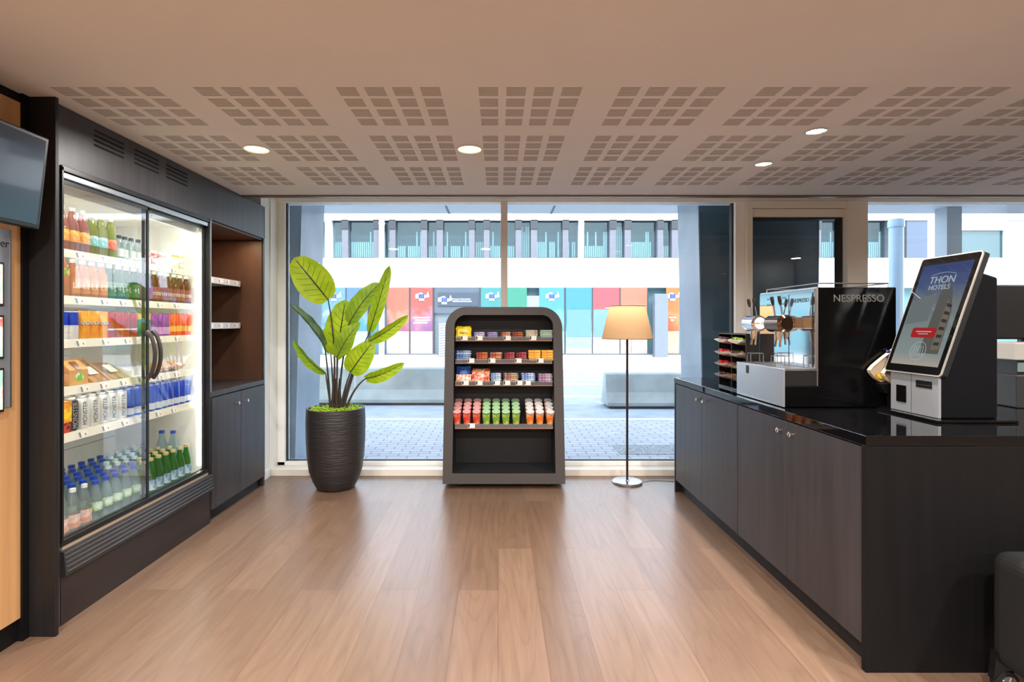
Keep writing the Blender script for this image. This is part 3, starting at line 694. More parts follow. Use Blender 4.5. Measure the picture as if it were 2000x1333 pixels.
def leaf_material(name, c1, c2):
    m = bpy.data.materials.new(name); m.use_nodes = True; nt = m.node_tree; nt.nodes.clear(); N = nt.nodes.new; L = nt.links.new
    o = N('ShaderNodeOutputMaterial'); uv = N('ShaderNodeUVMap'); sp_ = N('ShaderNodeSeparateXYZ'); L(uv.outputs[0], sp_.inputs[0])
    ab = N('ShaderNodeMath'); ab.operation = 'ABSOLUTE'; L(sp_.outputs[0], ab.inputs[0])
    # side veins: v*9 - |u|*2
    m1 = N('ShaderNodeMath'); m1.operation = 'MULTIPLY'; m1.inputs[1].default_value = 8; L(sp_.outputs[1], m1.inputs[0])
    m2 = N('ShaderNodeMath'); m2.operation = 'MULTIPLY_ADD'; m2.inputs[1].default_value = -1.6; L(ab.outputs[0], m2.inputs[0]); L(m1.outputs[0], m2.inputs[2])
    fr_ = N('ShaderNodeMath'); fr_.operation = 'PINGPONG'; fr_.inputs[1].default_value = .5; L(m2.outputs[0], fr_.inputs[0])
    lt = N('ShaderNodeMath'); lt.operation = 'LESS_THAN'; lt.inputs[1].default_value = .035; L(fr_.outputs[0], lt.inputs[0])
    l2 = N('ShaderNodeMath'); l2.operation = 'LESS_THAN'; l2.inputs[1].default_value = .72; L(ab.outputs[0], l2.inputs[0])
    l3 = N('ShaderNodeMath'); l3.operation = 'MULTIPLY'; L(lt.outputs[0], l3.inputs[0]); L(l2.outputs[0], l3.inputs[1])
    l4 = N('ShaderNodeMath'); l4.operation = 'LESS_THAN'; l4.inputs[1].default_value = .045; L(ab.outputs[0], l4.inputs[0])
    mxx = N('ShaderNodeMath'); mxx.operation = 'MAXIMUM'; L(l3.outputs[0], mxx.inputs[0]); L(l4.outputs[0], mxx.inputs[1])
    tc = N('ShaderNodeTexCoord'); nz = N('ShaderNodeTexNoise'); nz.inputs['Scale'].default_value = 9; L(tc.outputs['Object'], nz.inputs[0])
    rp = N('ShaderNodeValToRGB'); rp.color_ramp.elements[0].position = .35; rp.color_ramp.elements[0].color = lin(c1); rp.color_ramp.elements[1].position = .65; rp.color_ramp.elements[1].color = lin(c2); L(nz.outputs[0], rp.inputs[0])
    mc = N('ShaderNodeMix'); mc.data_type = 'RGBA'; mc.inputs[7].default_value = lin((66,84,24)); L(mxx.outputs[0], mc.inputs[0]); L(rp.outputs[0], mc.inputs[6])
    d = N('ShaderNodeBsdfPrincipled'); d.inputs['Roughness'].default_value = .45; L(mc.outputs[2], d.inputs['Base Color'])
    tr = N('ShaderNodeBsdfTranslucent'); L(mc.outputs[2], tr.inputs[0])
    ms = N('ShaderNodeMixShader'); ms.inputs[0].default_value = .55; L(d.outputs[0], ms.inputs[1]); L(tr.outputs[0], ms.inputs[2]); L(ms.outputs[0], o.inputs[0])
    return m
LM1 = leaf_material('leaf_lime', (164,190,24), (188,206,40)); LM2 = leaf_material('leaf_mid', (136,170,40), (164,190,52)); LM3 = leaf_material('leaf_dark', (70,100,62), (108,134,92))
M_stem = mat('stem_brown', (62,52,44), .5)
def leaf(base, tip, w, Yb, Yt, roll=0, fold=.25, bend=.04, m=LM1, root=(656,800), ry=0.0, mid=None, stemr=.0065):
    B = Vector(at(base[0], base[1], Yb))-Vector((-1.341,4.4,0)); T = Vector(at(tip[0], tip[1], Yt))-Vector((-1.341,4.4,0))
    ax = (T-B); Ln = ax.length; ax.normalize()
    side = Vector((0,-1,0)).cross(ax).normalized(); nrm = ax.cross(side).normalized()
    R = Matrix.Rotation(roll, 3, ax); side = R @ side; nrm = R @ nrm
    nu, nv = 10, 22; mb = MB(); vs = []; uv = []; fs = []
    for j in range(nv+1):
        v = j/nv
        wd = w*.54*(math.sin(PI*min(1, (v*.95+.025))**.80)**.50)*(1-.06*v)
        if v > .93: wd *= max(0.05, 1-((v-.93)/.07)**1.6)
        for i in range(nu+1):
            u = -1+2*i/nu
            q = B+ax*(Ln*v)+side*(u*wd*math.cos(fold*abs(u)))+nrm*(abs(u)*wd*math.sin(fold)+bend*math.sin(PI*v)+.004*math.sin(u*5+v*23)*abs(u))
            vs.append(tuple(q)); uv.append((u, v))
    for j in range(nv):
        for i in range(nu):
            a = j*(nu+1)+i; fs.append([a, a+1, a+nu+2, a+nu+1])
    mb.add(vs, fs); mb.uv = uv
    lo = mb.build('leaf', m, pl, smooth=True, angle=180)
    # stem: from the soil to the leaf base, then a thinning midrib
    R0 = Vector(((root[0]-656)*.00423, ry, .635))
    mids = []
    M0 = Vector(at(mid[0], mid[1], (Yb+4.4)/2))-Vector((-1.341,4.4,0)) if mid else (R0+B)/2+Vector((0,0,.02))
    for k in range(12):
        t_ = k/11; mids.append(R0*(1-t_)**2+M0*2*t_*(1-t_)+B*t_**2)
    rr = [stemr*1.7*(1-k/11)+stemr*.75*(k/11) for k in range(12)]
    for k in range(1, 10):
        v = k/10; mids.append(B+ax*(Ln*v)+nrm*(bend*math.sin(PI*v)+.001)); rr.append(stemr*.6*(1-v)+.0008)
    MB().tube(mids, rr, n=8).build('stem', M_stem, pl, smooth=True)
leaf((641,586),(574,504), .275, 4.30, 4.22, .25, .3, .03, LM1, (648,800), mid=(662,700))
leaf((722,648),(761,519), .115, 4.62, 4.66, .3, .3, .02, LM1, (668,800), .03, mid=(690,720))
leaf((682,632),(742,553), .175, 4.34, 4.30, -.35, .25, .03, LM2, (662,800), -.01, mid=(664,720))
leaf((660,694),(675,586), .245, 4.42, 4.38, .1, .22, .03, LM1, (655,800), mid=(658,740), stemr=.007)
leaf((658,700),(703,630), .145, 4.28, 4.24, -.3, .4, .03, LM2, (660,800), -.03, mid=(658,750))
leaf((720,668),(797,616), .115, 4.40, 4.36, .5, .5, .03, LM1, (668,800), 0, mid=(690,700))
leaf((684,728),(728,668), .195, 4.32, 4.28, .1, .2, .03, LM1, (666,802), -.02, mid=(672,760))
leaf((714,740),(790,709), .115, 4.36, 4.30, .35, .4, .05, LM1, (676,802), -.02, mid=(690,756))
leaf((634,676),(566,595), .10, 4.30, 4.24, .9, .8, .03, LM3, (645,802), 0, mid=(642,730))
leaf((636,730),(574,664), .105, 4.34, 4.26, -.5, .5, .03, LM2, (646,804), .02, mid=(642,770))
leaf((646,690),(636,640), .10, 4.52, 4.5, .2, .2, .02, LM2, (650,800), .05, mid=(650,740))
for (x0, x1, tp) in ((650,651,4.9),(658,655,3.9),(664,663,3.2)):
    MB().tube([((x0-656)*.00423,0,.635),((x1-656)*.00423,.0,.80),((x1-656)*.00423+.004,-.01,.90)], [.017,.012,.006], n=10).build('trunk', M_stem, pl, smooth=True)

# ------------------------------------------------------------------ snack stand
SX = .047
st = thing('snack_stand', 'charcoal arched snack display stand on castors in front of window', 'display stand', (SX, 0, 0))
M_st = mat('stand_charcoal', (66,60,58), .5); M_sti = mat('stand_inside', (26,26,29), .6)
def fy(z): return 4.335+(z-.045)*.10          # leaning front face
YB = 4.70
def taper(pts, dz=0):
    return [((x*(1-.022*(z-.045)/1.44)), z) for x, z in pts]
outer = taper(rrect(-.50, .50, .045, 1.492, .175, 10, bottom=False)); inner = taper(rrect(-.422, .422, .129, 1.425, .095, 10, bottom=False))
n = len(outer); mb = MB()
vs = [(x, fy(z), z) for x, z in outer]+[(x, fy(z), z) for x, z in inner]+[(x, YB, z) for x, z in outer]+[(x, YB-.02, z) for x, z in inner]
fs = []; mi = []
for i in range(n):
    j = (i+1) % n
    for f_ in ([i, j, n+j, n+i], [i, 2*n+i, 2*n+j, j], ): mb.f.append(f_); mb.m.append(0)
    mb.f.append([n+i, n+j, 3*n+j, 3*n+i]); mb.m.append(1)
mb.v = vs
mb.f.append([2*n+i for i in range(n)]); mb.m.append(0)
mb.f.append([3*n+i for i in range(n)]); mb.m.append(1)
# drop degenerate faces
keep = [(f_, m_) for f_, m_ in zip(mb.f, mb.m) if len(f_) > 4 or len({vs[i] for i in f_}) == len(f_)]
mb2 = MB()
def uniq(f_):
    out = []
    for i in f_:
        if not out or vs[i] != vs[out[-1]]: out.append(i)
    if vs[out[0]] == vs[out[-1]]: out.pop()
    return out
mb2.v = vs
for f_, m_ in zip(mb.f, mb.m):
    u = uniq(f_)
    if len(u) > 2: mb2.f.append(u); mb2.m.append(m_)
mb2.build('body', [M_st, M_sti], st)
for sx_ in (-.36, .36):
    for yy in (4.42, 4.62):
        w = MB().lathe([(.0001,-.012),(.019,-.012),(.022,-.008),(.022,.008),(.019,.012),(.0001,.012)], M=Matrix.Rotation(PI/2, 3, 'Y'), c=(sx_, yy, .022), n=16).build('castor', M_rub, st, smooth=True)
        MB().box(sx_-.016, sx_+.016, yy-.01, yy+.01, .036, .0455).build('castor_plate', M_steel, w)
SZ = [1.222, 1.034, .850, .500]; TILT = [.10, .10, .10, .30]
shelf_objs = []
for z, tl in zip(SZ, TILT):
    y0 = fy(z)+.022; y1 = 4.67; hw = .405
    o = MB().add([(-hw,y0,z-.012),(hw,y0,z-.012),(hw,y1,z-.012+(y1-y0)*tl),(-hw,y1,z-.012+(y1-y0)*tl),(-hw,y0,z),(hw,y0,z),(hw,y1,z+(y1-y0)*tl),(-hw,y1,z+(y1-y0)*tl)],
                 [(0,3,2,1),(4,5,6,7),(0,1,5,4),(1,2,6,5),(2,3,7,6),(3,0,4,7)]).build('shelf', M_sti, st)
    MB().box(-hw, hw, y0-.005, y0-.002, z-.014, z+.024).build('acrylic_lip', M_acr, o)
    MB().box(-hw, hw, y0-.007, y0-.001, z-.018, z-.010).build('lip_edge', mat('lip_copper', (150,110,90), .3), o)
    shelf_objs.append((o, y0))
def sx(px, Y): return (px-CX)*Y/F-SX
tags = [[907,936,991,1041],[920,961,1012,1055],[909,936,970,990,1014,1030],[921]]
for (o, y0), z, tt in zip(shelf_objs, SZ, tags):
    for px in tt:
        xx = sx(px, y0)
        MB().box(xx-.028, xx+.028, y0-.0085, y0-.0065, z-.010, z+.028, 0).box(xx-.026, xx-.015, y0-.0092, y0-.0085, z-.005, z+.023, 1).build('price_tag', [M_tag, M_ink], o)

def wrapm(n, a, b_, c3=None): return two_tone('wrap_'+n, a, b_, 45, rough=.3, c3=c3)
def bar_stack(px0, px1, si, nlay, nm, m, pos, h=.017, box=False, d=.055, zoff=0, txt=None):
    z = SZ[si]; y0 = fy(z)+.022; Y = y0+.05; xa, xb = (px0-CX)*Y/F, (px1-CX)*Y/F; w = xb-xa; wm = (m if isinstance(m, list) else [m])
    pm_ = ['lowest','second lowest','third lowest','fourth lowest','fifth lowest','sixth lowest']
    base = z+.002+.05*TILT[si]+zoff
    for k in range(nlay):
        t = thing('snack_carton' if box else 'snack_bar', '%s %s, %s, stand %s shelf' % (pm_[k], nm, pos, ['top','second','third'][si]), 'snack', ((xa+xb)/2+random.uniform(-.003,.003), y0+.008+d/2+.006*k*(1-2*(k % 2)*.3), base+h*(k+.5)), random.uniform(-.05,.05), group='snacks on the stand')
        if box: MB().box(-w/2*.97, w/2*.97, -d/2, d/2, -h/2*.96, h/2*.96).build('carton', wm[k % len(wm)], t, bev=.001)
        else: MB().pillow(w*.98, d, h*1.1, lump=.05, pu=14).build('wrapper', wm[k % len(wm)], t, smooth=True)
        if txt:
            text('lettering', txt, h*.9 if box else h, M_ink if box else M_white, kids(t)[0], (0,-d/2-.0015,0), (1,0,0), (0,0,1))
def bag(px0, px1, si, hpx, nm, m, pos, lean=.35, dz=0, dy=0, txt=None, tm=None):
    z = SZ[si]; y0 = fy(z)+.022; Y = y0+.04; xa, xb = (px0-CX)*Y/F, (px1-CX)*Y/F; h = hpx*Y/F
    t = thing('snack_bag', '%s %s, stand %s shelf' % (nm, pos, ['top','second','third'][si]), 'snack bag', ((xa+xb)/2, y0+.03+dy, z+.006+dz), 0, group='snacks on the stand')
    Mx = Matrix.Rotation(-lean, 3, 'X') @ Matrix.Rotation(PI/2, 3, 'X') @ Matrix.Rotation(PI/2, 3, 'Z')
    MB().pillow(h, (xb-xa), .03, M=Mx, c=(0, h/2*math.sin(lean), h/2), lump=.12).build('wrapper', m, t, smooth=True)
    if txt: text('lettering', txt, h*.28, tm or M_ink, kids(t)[0], (0, h/2*math.sin(lean)-.021, h/2), (1,0,0), (0, math.sin(lean), math.cos(lean)))
Wy = wrapm('yellow', (248,205,20), (252,222,60)); Wl = wrapm('lilac', (172,156,196), (226,214,236)); Wl2 = wrapm('violet', (150,130,190), (205,190,226))
Wr = wrapm('rust', (176,84,58), (236,196,160)); Wr2 = wrapm('redbrown', (150,56,50), (214,140,90)); Wc = wrapm('cream', (214,206,176), (236,232,214), (170,90,70)); Wm = wrapm('mint', (176,200,178), (206,222,206))
Wb = wrapm('blue', (44,84,150), (170,196,226)); Wmo = wrapm('maroon_orange', (150,50,60), (236,150,90)); Wcr = wrapm('crimson', (140,26,56), (214,120,120)); Wo = wrapm('orange', (240,150,50), (250,205,90))
Wnb = wrapm('navy', (16,50,120), (40,100,180)); Wmul = wrapm('multicolour', (236,220,206), (206,110,90), (240,200,40)); Wrg = wrapm('red_green', (206,50,46), (240,180,130), (50,140,80)); Wlb = wrapm('light_blue', (120,160,206), (226,234,240)); Wbr = wrapm('brown_mix', (150,90,76), (226,206,190), (220,190,60)); Wbw = wrapm('blue_white', (90,130,206), (226,236,248)); Wmv = wrapm('mauve', (160,110,150), (226,210,220))
bag(890,921,0,21,'yellow peanut sweets bag, front one,',Wy,'at left end',.25,txt="M&M's",tm=M_ink)
bag(891,919,0,24,'yellow sweets bag behind the front yellow one',Wy,'at left end',.25,dy=.045)
bar_stack(925,948,0,3,'lilac wrapped bar',Wl,'leftmost bar stack'); bar_stack(951,973,0,3,'violet wrapped bar',Wl2,'second bar stack from left')
bar_stack(978,998,0,3,'rust wrapped bar',Wr,'third bar stack from left'); bar_stack(1000,1023,0,3,'red brown wrapped bar',Wr2,'fourth bar stack from left')
bar_stack(1025,1051,0,4,'cream wrapped bar',Wc,'fifth bar stack from left'); bar_stack(1053,1081,0,4,'mint wrapped bar',Wm,'rightmost bar stack')
bar_stack(889,922,1,5,'blue and silver wrapped bar',[Wl,Wb,Wb,Wlb,Wb],'leftmost pile',h=.0165); bar_stack(929,954,1,4,'maroon and orange wrapped bar',Wmo,'first maroon orange pile'); bar_stack(956,982,1,4,'maroon and orange wrapped bar',[Wmo,Wr],'second maroon orange pile')
bar_stack(984,1006,1,4,'crimson wrapped bar',Wcr,'left crimson pile'); bar_stack(1008,1030,1,4,'crimson wrapped bar',Wcr,'right crimson pile')
bar_stack(1032,1056,1,4,'orange biscuit carton',Wo,'left orange column',h=.022,box=True); bar_stack(1057,1080,1,4,'orange biscuit carton',Wo,'right orange column',h=.022,box=True)
bag(890,921,2,17,'multicoloured sweets bag in front of the navy bag',Wmul,'at left end',.5); bag(890,919,2,33,'tall navy blue sweets bag',Wnb,'at left end',.3,dy=.04)
bag(921,957,2,24,'red and green fruit sweets bag, front one,',Wrg,'second from left',.4); bag(923,956,2,27,'red and green fruit sweets bag, rear one,',Wrg,'second from left',.4,dy=.035)
bar_stack(958,980,2,5,'light blue wrapped bar',Wlb,'light blue pile',h=.0155); bar_stack(982,1013,2,5,'brown mixed wrapped bar',Wbr,'brown pile in the middle',h=.0155)
bar_stack(1017,1046,2,5,'blue and white wrapped bar',Wbw,'blue and white pile',h=.0155); bar_stack(1050,1080,2,5,'mauve wrapped bar',Wmv,'rightmost mauve pile',h=.0145)
def cup_proto(c1, c2, lidc, nm):
    t = thing('snack_cup', 'x', 'snack cup')
    MB().lathe([(.0001,0),(.027,0),(.033,.098)], n=20).build('cup_body', two_tone('cup_'+nm, c1, c2, 24, rough=.35), t, smooth=True, angle=50)
    lo_ = MB().lathe([(.0352,.095),(.0352,.106),(.031,.109),(.029,.103),(.0001,.103)], n=20).build('lid', glass('cup_lid_'+nm, lidc, .1, body=.85, bodycol=lidc), t, smooth=True, angle=40)
    MB().lathe([(.0350,.1062),(.0335,.1100),(.030,.1098)], n=20).build('lid_rim', mat('lid_rim_'+nm, [min(255, int(c*.5+125)) for c in lidc], .3), lo_, smooth=True)
    MB().lathe([(.012,.1035),(.016,.1045),(.020,.1035)], n=16).build('lid_ring', mat('lid_rim_'+nm, lidc), lo_, smooth=True)
    return Stock(t)
for nm, c1, c2, lc, cols in (('red', (226,60,40), (245,150,120), (240,110,105), (893,912,931)), ('green', (120,170,50), (210,220,130), (120,200,100), (950,969,988,1008)), ('orange', (240,120,20), (245,190,140), (240,232,228), (1035,1054,1074))):
    s_ = cup_proto(c1, c2, lc, nm)
    for r_ in range(4):
        for k, px in enumerate(cols):
            y0 = fy(SZ[3])+.022; yy = y0+.036+.0695*r_
            s_.put(((px-CX)*(y0+.036)/F, yy, SZ[3]+.0105+(yy-y0)*TILT[3]), 0, '%s %s snack cup from left, %s row of the stand cup shelf' % (ORD[k], nm, rn[r_]), nm+' snack cups on the stand').rotation_euler = (math.atan(TILT[3])*.98, 0, 0)

# ------------------------------------------------------------------ floor lamp
lp = thing('floor_lamp', 'floor lamp with tan cone shade and round base, lit, before the window', 'lamp', (1.095, 4.52, 0))
MB().lathe([(.0001,0),(.122,0),(.126,.004),(.126,.014),(.120,.019),(.02,.021),(.014,.028),(.0001,.03)], n=40).build('base', mat('lamp_base', (170,170,172), .25, metal=.9), lp, smooth=True)
MB().lathe([(.010,.025),(.010,1.36)], n=16).build('pole', mat('lamp_pole', (70,58,54), .3, metal=.6), lp, smooth=True)
shm = bpy.data.materials.new('shade_fabric'); shm.use_nodes = True; nt = shm.node_tree; nt.nodes.clear()
o_ = nt.nodes.new('ShaderNodeOutputMaterial'); d_ = nt.nodes.new('ShaderNodeBsdfDiffuse'); d_.inputs[0].default_value = lin((214,192,162)); t_ = nt.nodes.new('ShaderNodeBsdfTranslucent'); t_.inputs[0].default_value = lin((222,192,152)); mx_ = nt.nodes.new('ShaderNodeMixShader'); mx_.inputs[0].default_value = .45
nt.links.new(d_.outputs[0], mx_.inputs[1]); nt.links.new(t_.outputs[0], mx_.inputs[2]); nt.links.new(mx_.outputs[0], o_.inputs[0])
shd = MB().lathe([(.213,1.222),(.150,1.500)], n=64); shd.f = shd.f[:-2]; shd.m = shd.m[:-2]
so = shd.build('shade', shm, lp, smooth=True)
MB().lathe([(.214,1.222),(.215,1.225),(.213,1.228),(.212,1.225),(.214,1.222)], n=64).build('shade_rim', mat('shade_rim', (150,118,84), .6), so)
MB().lathe([(.151,1.496),(.152,1.499),(.150,1.502),(.149,1.499),(.151,1.496)], n=64).build('shade_rim', mat('shade_rim', (150,118,84), .6), so)
MB().tube([(-.15,0,1.495),(0,0,1.36),(.15,0,1.495)], .003, n=6).build('shade_carrier', M_steel, lp)
MB().lathe([(.0001,1.36),(.018,1.36),(.03,1.40),(.03,1.42),(.015,1.45),(.0001,1.455)], n=16).build('bulb', emis('bulb_glow', (255,215,160), 4), lp, smooth=True)
MB().tube([(.03,-.02,1.36),(.028,-.03,1.20),(.024,-.03,1.10)], .0015, n=6).build('pull_cord', M_ink, lp)
pl_ = bpy.data.lights.new('bulb_lamp', 'POINT'); pl_.energy = 4.2; pl_.color = (1,.84,.66); pl_.shadow_soft_size = .035
po_ = bpy.data.objects.new('bulb_lamp', pl_); C.objects.link(po_); po_.parent = lp; po_.location = (0,0,1.48)
MB().tube([(.12,.02,.006),(.25,.06,.004),(.42,.03,.004),(.60,.05,.004)], .003, n=6).build('power_cord', mat('cord_grey', (130,128,125), .5), lp, smooth=True)

# ------------------------------------------------------------------ counter
CXF = 1.424
def cabinet(y0, y1, label, ks):
    t = thing('base_cabinet', label, 'cabinet', (0,0,0), group='counter base cabinets')
    MB().box(CXF+.018, 2.10, y0, y1, .10, .872).build('carcass', M_darkx, t)
    MB().box(CXF+.045, 2.10, y0, y1, 0, .10).build('toe_kick', M_darkx, t)
    ym = (y0+y1)/2
    for a, b_, ky in ((y0+.002, ym-.0015, ym-.055), (ym+.0015, y1-.002, ym+.055)):
        d = MB().box(CXF, CXF+.0175, a, b_, .098, .868).build('door', M_dark, t, bev=.001)
        MB().lathe([(.006,0),(.006,.010),(.012,.014),(.013,.02),(.009,.024),(.0001,.025)], M=Matrix.Rotation(-PI/2, 3, 'Y'), c=(CXF, ky, .815), n=16).build('knob', M_chrome, d, smooth=True)
cabinet(2.085, 3.169, 'dark two door counter cabinet nearest the camera, below the ordering kiosk', 0)
cabinet(3.171, 4.27, 'dark two door counter cabinet nearest the window, below the capsule rack', 0)
ep = thing('end_panel', 'large black veneered end panel closing the near end of the counter', 'panel', (0,0,0))
MB().box(CXF-.003, 3.2, 2.058, 2.084, 0, .875).build('panel_board', M_end, ep, bev=.001)
ep2 = thing('end_panel', 'narrow dark end panel closing the counter at the window end', 'panel', (0,0,0))
MB().box(CXF-.003, 3.2, 4.271, 4.295, 0, .875).build('panel_board', M_darkx, ep2, bev=.001)
wt = MB().box(CXF-.004, 3.6, 2.056, 4.30, .8765, .917).build('worktop', mat('granite_black', (14,14,16), .05, coat=.5, spec=.4), bev=.002)
setp(wt, 'polished black stone worktop running along the counter', 'worktop')

# ------------------------------------------------------------------ capsule rack
rk = thing('capsule_rack', 'black capsule rack with clear boat shaped trays beside the coffee machine', 'rack', (0,0,0))
zc = .9175
rb = MB().box(1.54, 1.545+.075, 3.31, 3.316, zc, 1.288).box(1.54, 1.62, 3.714, 3.72, zc, 1.288).box(1.612, 1.62, 3.316, 3.714, zc, 1.288).box(1.54, 1.62, 3.316, 3.714, zc, zc+.012).box(1.54, 1.612, 3.316, 3.714, 1.28, 1.288).box(1.54, 1.612, 3.512, 3.518, zc+.012, 1.28)
rb.build('rack_body', M_black, rk)
tz = [1.205, 1.122, 1.045, .968]
tcol = [[(70,44,50),(120,160,40)],[(190,40,60),(96,70,50)],[(200,30,34),(120,86,60)],[(110,62,40),(150,110,80)]]
tcn = [['dark plum','lime green'],['raspberry red','brown'],['bright red','tan'],['dark brown','pale brown']]
M_boat = glass('tray_clear', (235,232,228), .14, body=.62, bodycol=(236,226,216))
for i, z in enumerate(tz):
    for j, (ya, yb) in enumerate(((3.525, 3.708), (3.325, 3.505))):
        vs = []; fs = []; nu, nv = 10, 6
        for a in range(nu+1):
            for b_ in range(nv+1):
                u = -1+2*a/nu; v = b_/nv
                xx = 1.605-.135*v*(1-abs(u)**2.4*.75)
                zz = z+.006+.034*(v**2.4)+.010*abs(u)**2
                vs.append((xx, (ya+yb)/2+u*(yb-ya)/2, zz))
        for a in range(nu):
            for b_ in range(nv):
                q = a*(nv+1)+b_; fs.append([q, q+1, q+nv+2, q+nv+1])
        MB().add(vs, fs).build('tray', M_boat, rk, smooth=True)
        m = mat('capsule_%d_%d' % (i, j), tcol[i][j], .25, metal=.5)
        pr = thing('coffee_capsule', 'x', 'coffee capsule')
        MB().lathe([(.0001,0),(.009,0),(.0145,.018),(.0165,.019),(.0165,.021),(.0001,.022)], n=12).build('capsule_shell', m, pr, smooth=True, angle=40)
        s_ = Stock(pr)
        lab = '%s coffee capsule, %s tray of the rack, %s column' % (tcn[i][j], ['top','second','third','lowest'][i], ['window side','machine side'][j])
        for k in range(10):
            yy = ya+.030+(k % 5)*(yb-ya-.06)/4; xx = 1.572-.036*(k//5)
            o = s_.put((xx, yy, z+.020+.010*(k//5)+random.uniform(0,.004)), 0, lab, tcn[i][j]+' capsules in one tray')
            o.rotation_euler = (random.uniform(-.5,.5), random.uniform(-.3,.5), 0)

# ------------------------------------------------------------------ coffee machine
M_mach = mat('machine_black', (9,9,10), .16, spec=.15)
cm = thing('coffee_machine', 'large black and chrome two group coffee machine on the counter', 'coffee machine', (0,0,0))
MB().box(1.475, 2.045, 2.735, 3.28, .9345-.012, 1.03).box(1.64, 2.045, 2.735, 3.32, 1.03, 1.538).build('housing', M_mach, cm, bev=.004)
for a in (1.52, 1.98):
    for b_ in (2.79, 3.22): MB().lathe([(.02,.9175),(.022,.9224)], c=(a,b_,0), n=14).build('foot', M_rub, cm)
MB().box(1.468, 1.475, 2.737, 3.278, .921, 1.118).build('drawer_front', mat('brushed_front', (196,202,208), .30, metal=.75), cm, bev=.002)
tr = MB().box(1.475, 1.64, 2.737, 3.278, 1.03, 1.108).build('drip_tray', mat('tray_dark', (48,46,47), .25, metal=.4), cm, bev=.002)
MB().box(1.475, 1.645, 2.733, 3.282, 1.108, 1.116).build('tray_rim', M_chrome, tr, bev=.001)
g_ = MB()
for k in range(24): g_.box(1.485, 1.635, 2.75+k*.022, 2.76+k*.022, 1.1165, 1.119)
g_.build('tray_grid', M_steel, tr)
MB().box(1.466, 1.4679, 3.12, 3.15, 1.06, 1.105).build('drawer_badge', M_gask, cm)
fp = MB().box(1.628, 1.639, 2.739, 3.316, 1.119, 1.533).build('front_panel', M_chrome, cm, bev=.003)
MB().box(1.6265, 1.628, 2.76, 2.975, 1.13, 1.508).build('service_door', mat('chrome_soft', (225,226,230), .08, metal=1), fp)
e_ = MB().box(1.6255, 1.6275, 2.752, 2.757, 1.125, 1.512).box(1.6255, 1.6275, 2.977, 2.982, 1.125, 1.512); e_.build('door_seam', M_ink, fp)
text('lettering', 'NESPRESSO', .030, M_ink, fp, (1.6262, 2.862, 1.475), RX, LZ)
for zz in (1.497, 1.462):
    text('lettering', '>>>', .028, M_ink, fp, (1.6275, 3.03, zz), RX, LZ); text('lettering', '>>>', .028, M_ink, fp, (1.6275, 3.20, zz), RX, LZ)
text('lettering', 'NESPRESSO', .052, mat('logo_grey', (104,102,99), .5), cm, (1.852, 2.7345, 1.480), (1,0,0), (0,0,1))
MB().box(1.635, 1.642, 2.7325, 3.32, 1.03, 1.540).build('corner_trim', M_steel, cm)
r_ = MB(); 
for pts in ([(1.66,2.76,1.536),(1.66,2.76,1.560),(2.02,2.76,1.560),(2.02,2.76,1.536)], [(1.66,3.29,1.536),(1.66,3.29,1.560),(2.02,3.29,1.560),(2.02,3.29,1.536)], [(2.02,2.76,1.560),(2.02,3.29,1.560)], [(1.66,2.76,1.560),(1.66,3.29,1.560)]):
    r_.tube(pts, .0035, n=8)
r_.build('cup_rail', M_steel, cm, smooth=True)
oct_ = []
def group_head(yc, hw, m_body, m_cap, txt):
    rr = .047
    g = MB().lathe([(.0001,-hw),(rr*.72,-hw),(rr,-hw+.014),(rr,hw-.014),(rr*.72,hw),(.0001,hw)], M=Matrix.Rotation(PI/2, 3, 'X'), c=(1.53, yc, 1.352), n=20).build('group_head', m_body, cm, smooth=True, angle=30)
    MB().box(1.55, 1.628, yc-hw+.02, yc+hw-.02, 1.322, 1.385).build('group_neck', M_chrome, g, bev=.006)
    MB().lathe([(rr*.70,-.002),(rr*.74,0),(rr*.70,.003),(.0001,.003)], M=Matrix.Rotation(PI/2, 3, 'X'), c=(1.53, yc-hw, 1.352), n=20).build('end_cap', m_cap, g, smooth=True)
    if txt: text('lettering', '>>> >>>', .02, M_ink, g, (1.53, yc-hw-.0035, 1.352), (1,0,0), (0,0,1))
    for dy in (-hw*.45, hw*.45):
        lv = MB().tube([(1.53,yc+dy,1.39),(1.525,yc+dy,1.43),(1.52,yc+dy,1.455)], .0045, n=8).build('lever', M_chrome, g, smooth=True)
        MB().tube([(1.52,yc+dy,1.452),(1.516,yc+dy,1.475),(1.512,yc+dy,1.500)], [.006,.010,.0085], n=10).build('lever_grip', M_black, lv, smooth=True)
    s2 = MB().tube([(1.53,yc,1.31),(1.53,yc,1.26)], [.022,.016], n=14)
    s2.tube([(1.53,yc-.02,1.27),(1.525,yc-.025,1.225)], .006, n=8).tube([(1.53,yc+.02,1.27),(1.525,yc+.025,1.225)], .006, n=8)
    s2.build('spout', M_chrome, g, smooth=True)
    cs = MB()
    for dy in (-.022, .022): cs.tube([(1.50,yc+dy,1.1195),(1.50,yc+dy,1.165),(1.50,yc+dy*.9,1.175),(1.575,yc+dy*.9,1.175),(1.575,yc+dy,1.165),(1.575,yc+dy,1.1195)], .0028, n=6)
    cs.build('cup_stand', M_steel, cm, smooth=True)
group_head(3.185, .075, M_chrome, mat('cap_satin', (235,235,236), .35, metal=.3), True)
group_head(2.905, .085, mat('chrome_brown_reflection', (120,96,78), .12, metal=1), mat('cap_brown_reflection', (96,78,66), .15, metal=1), False)  # chrome group; its warm brown reflection is put into the colour

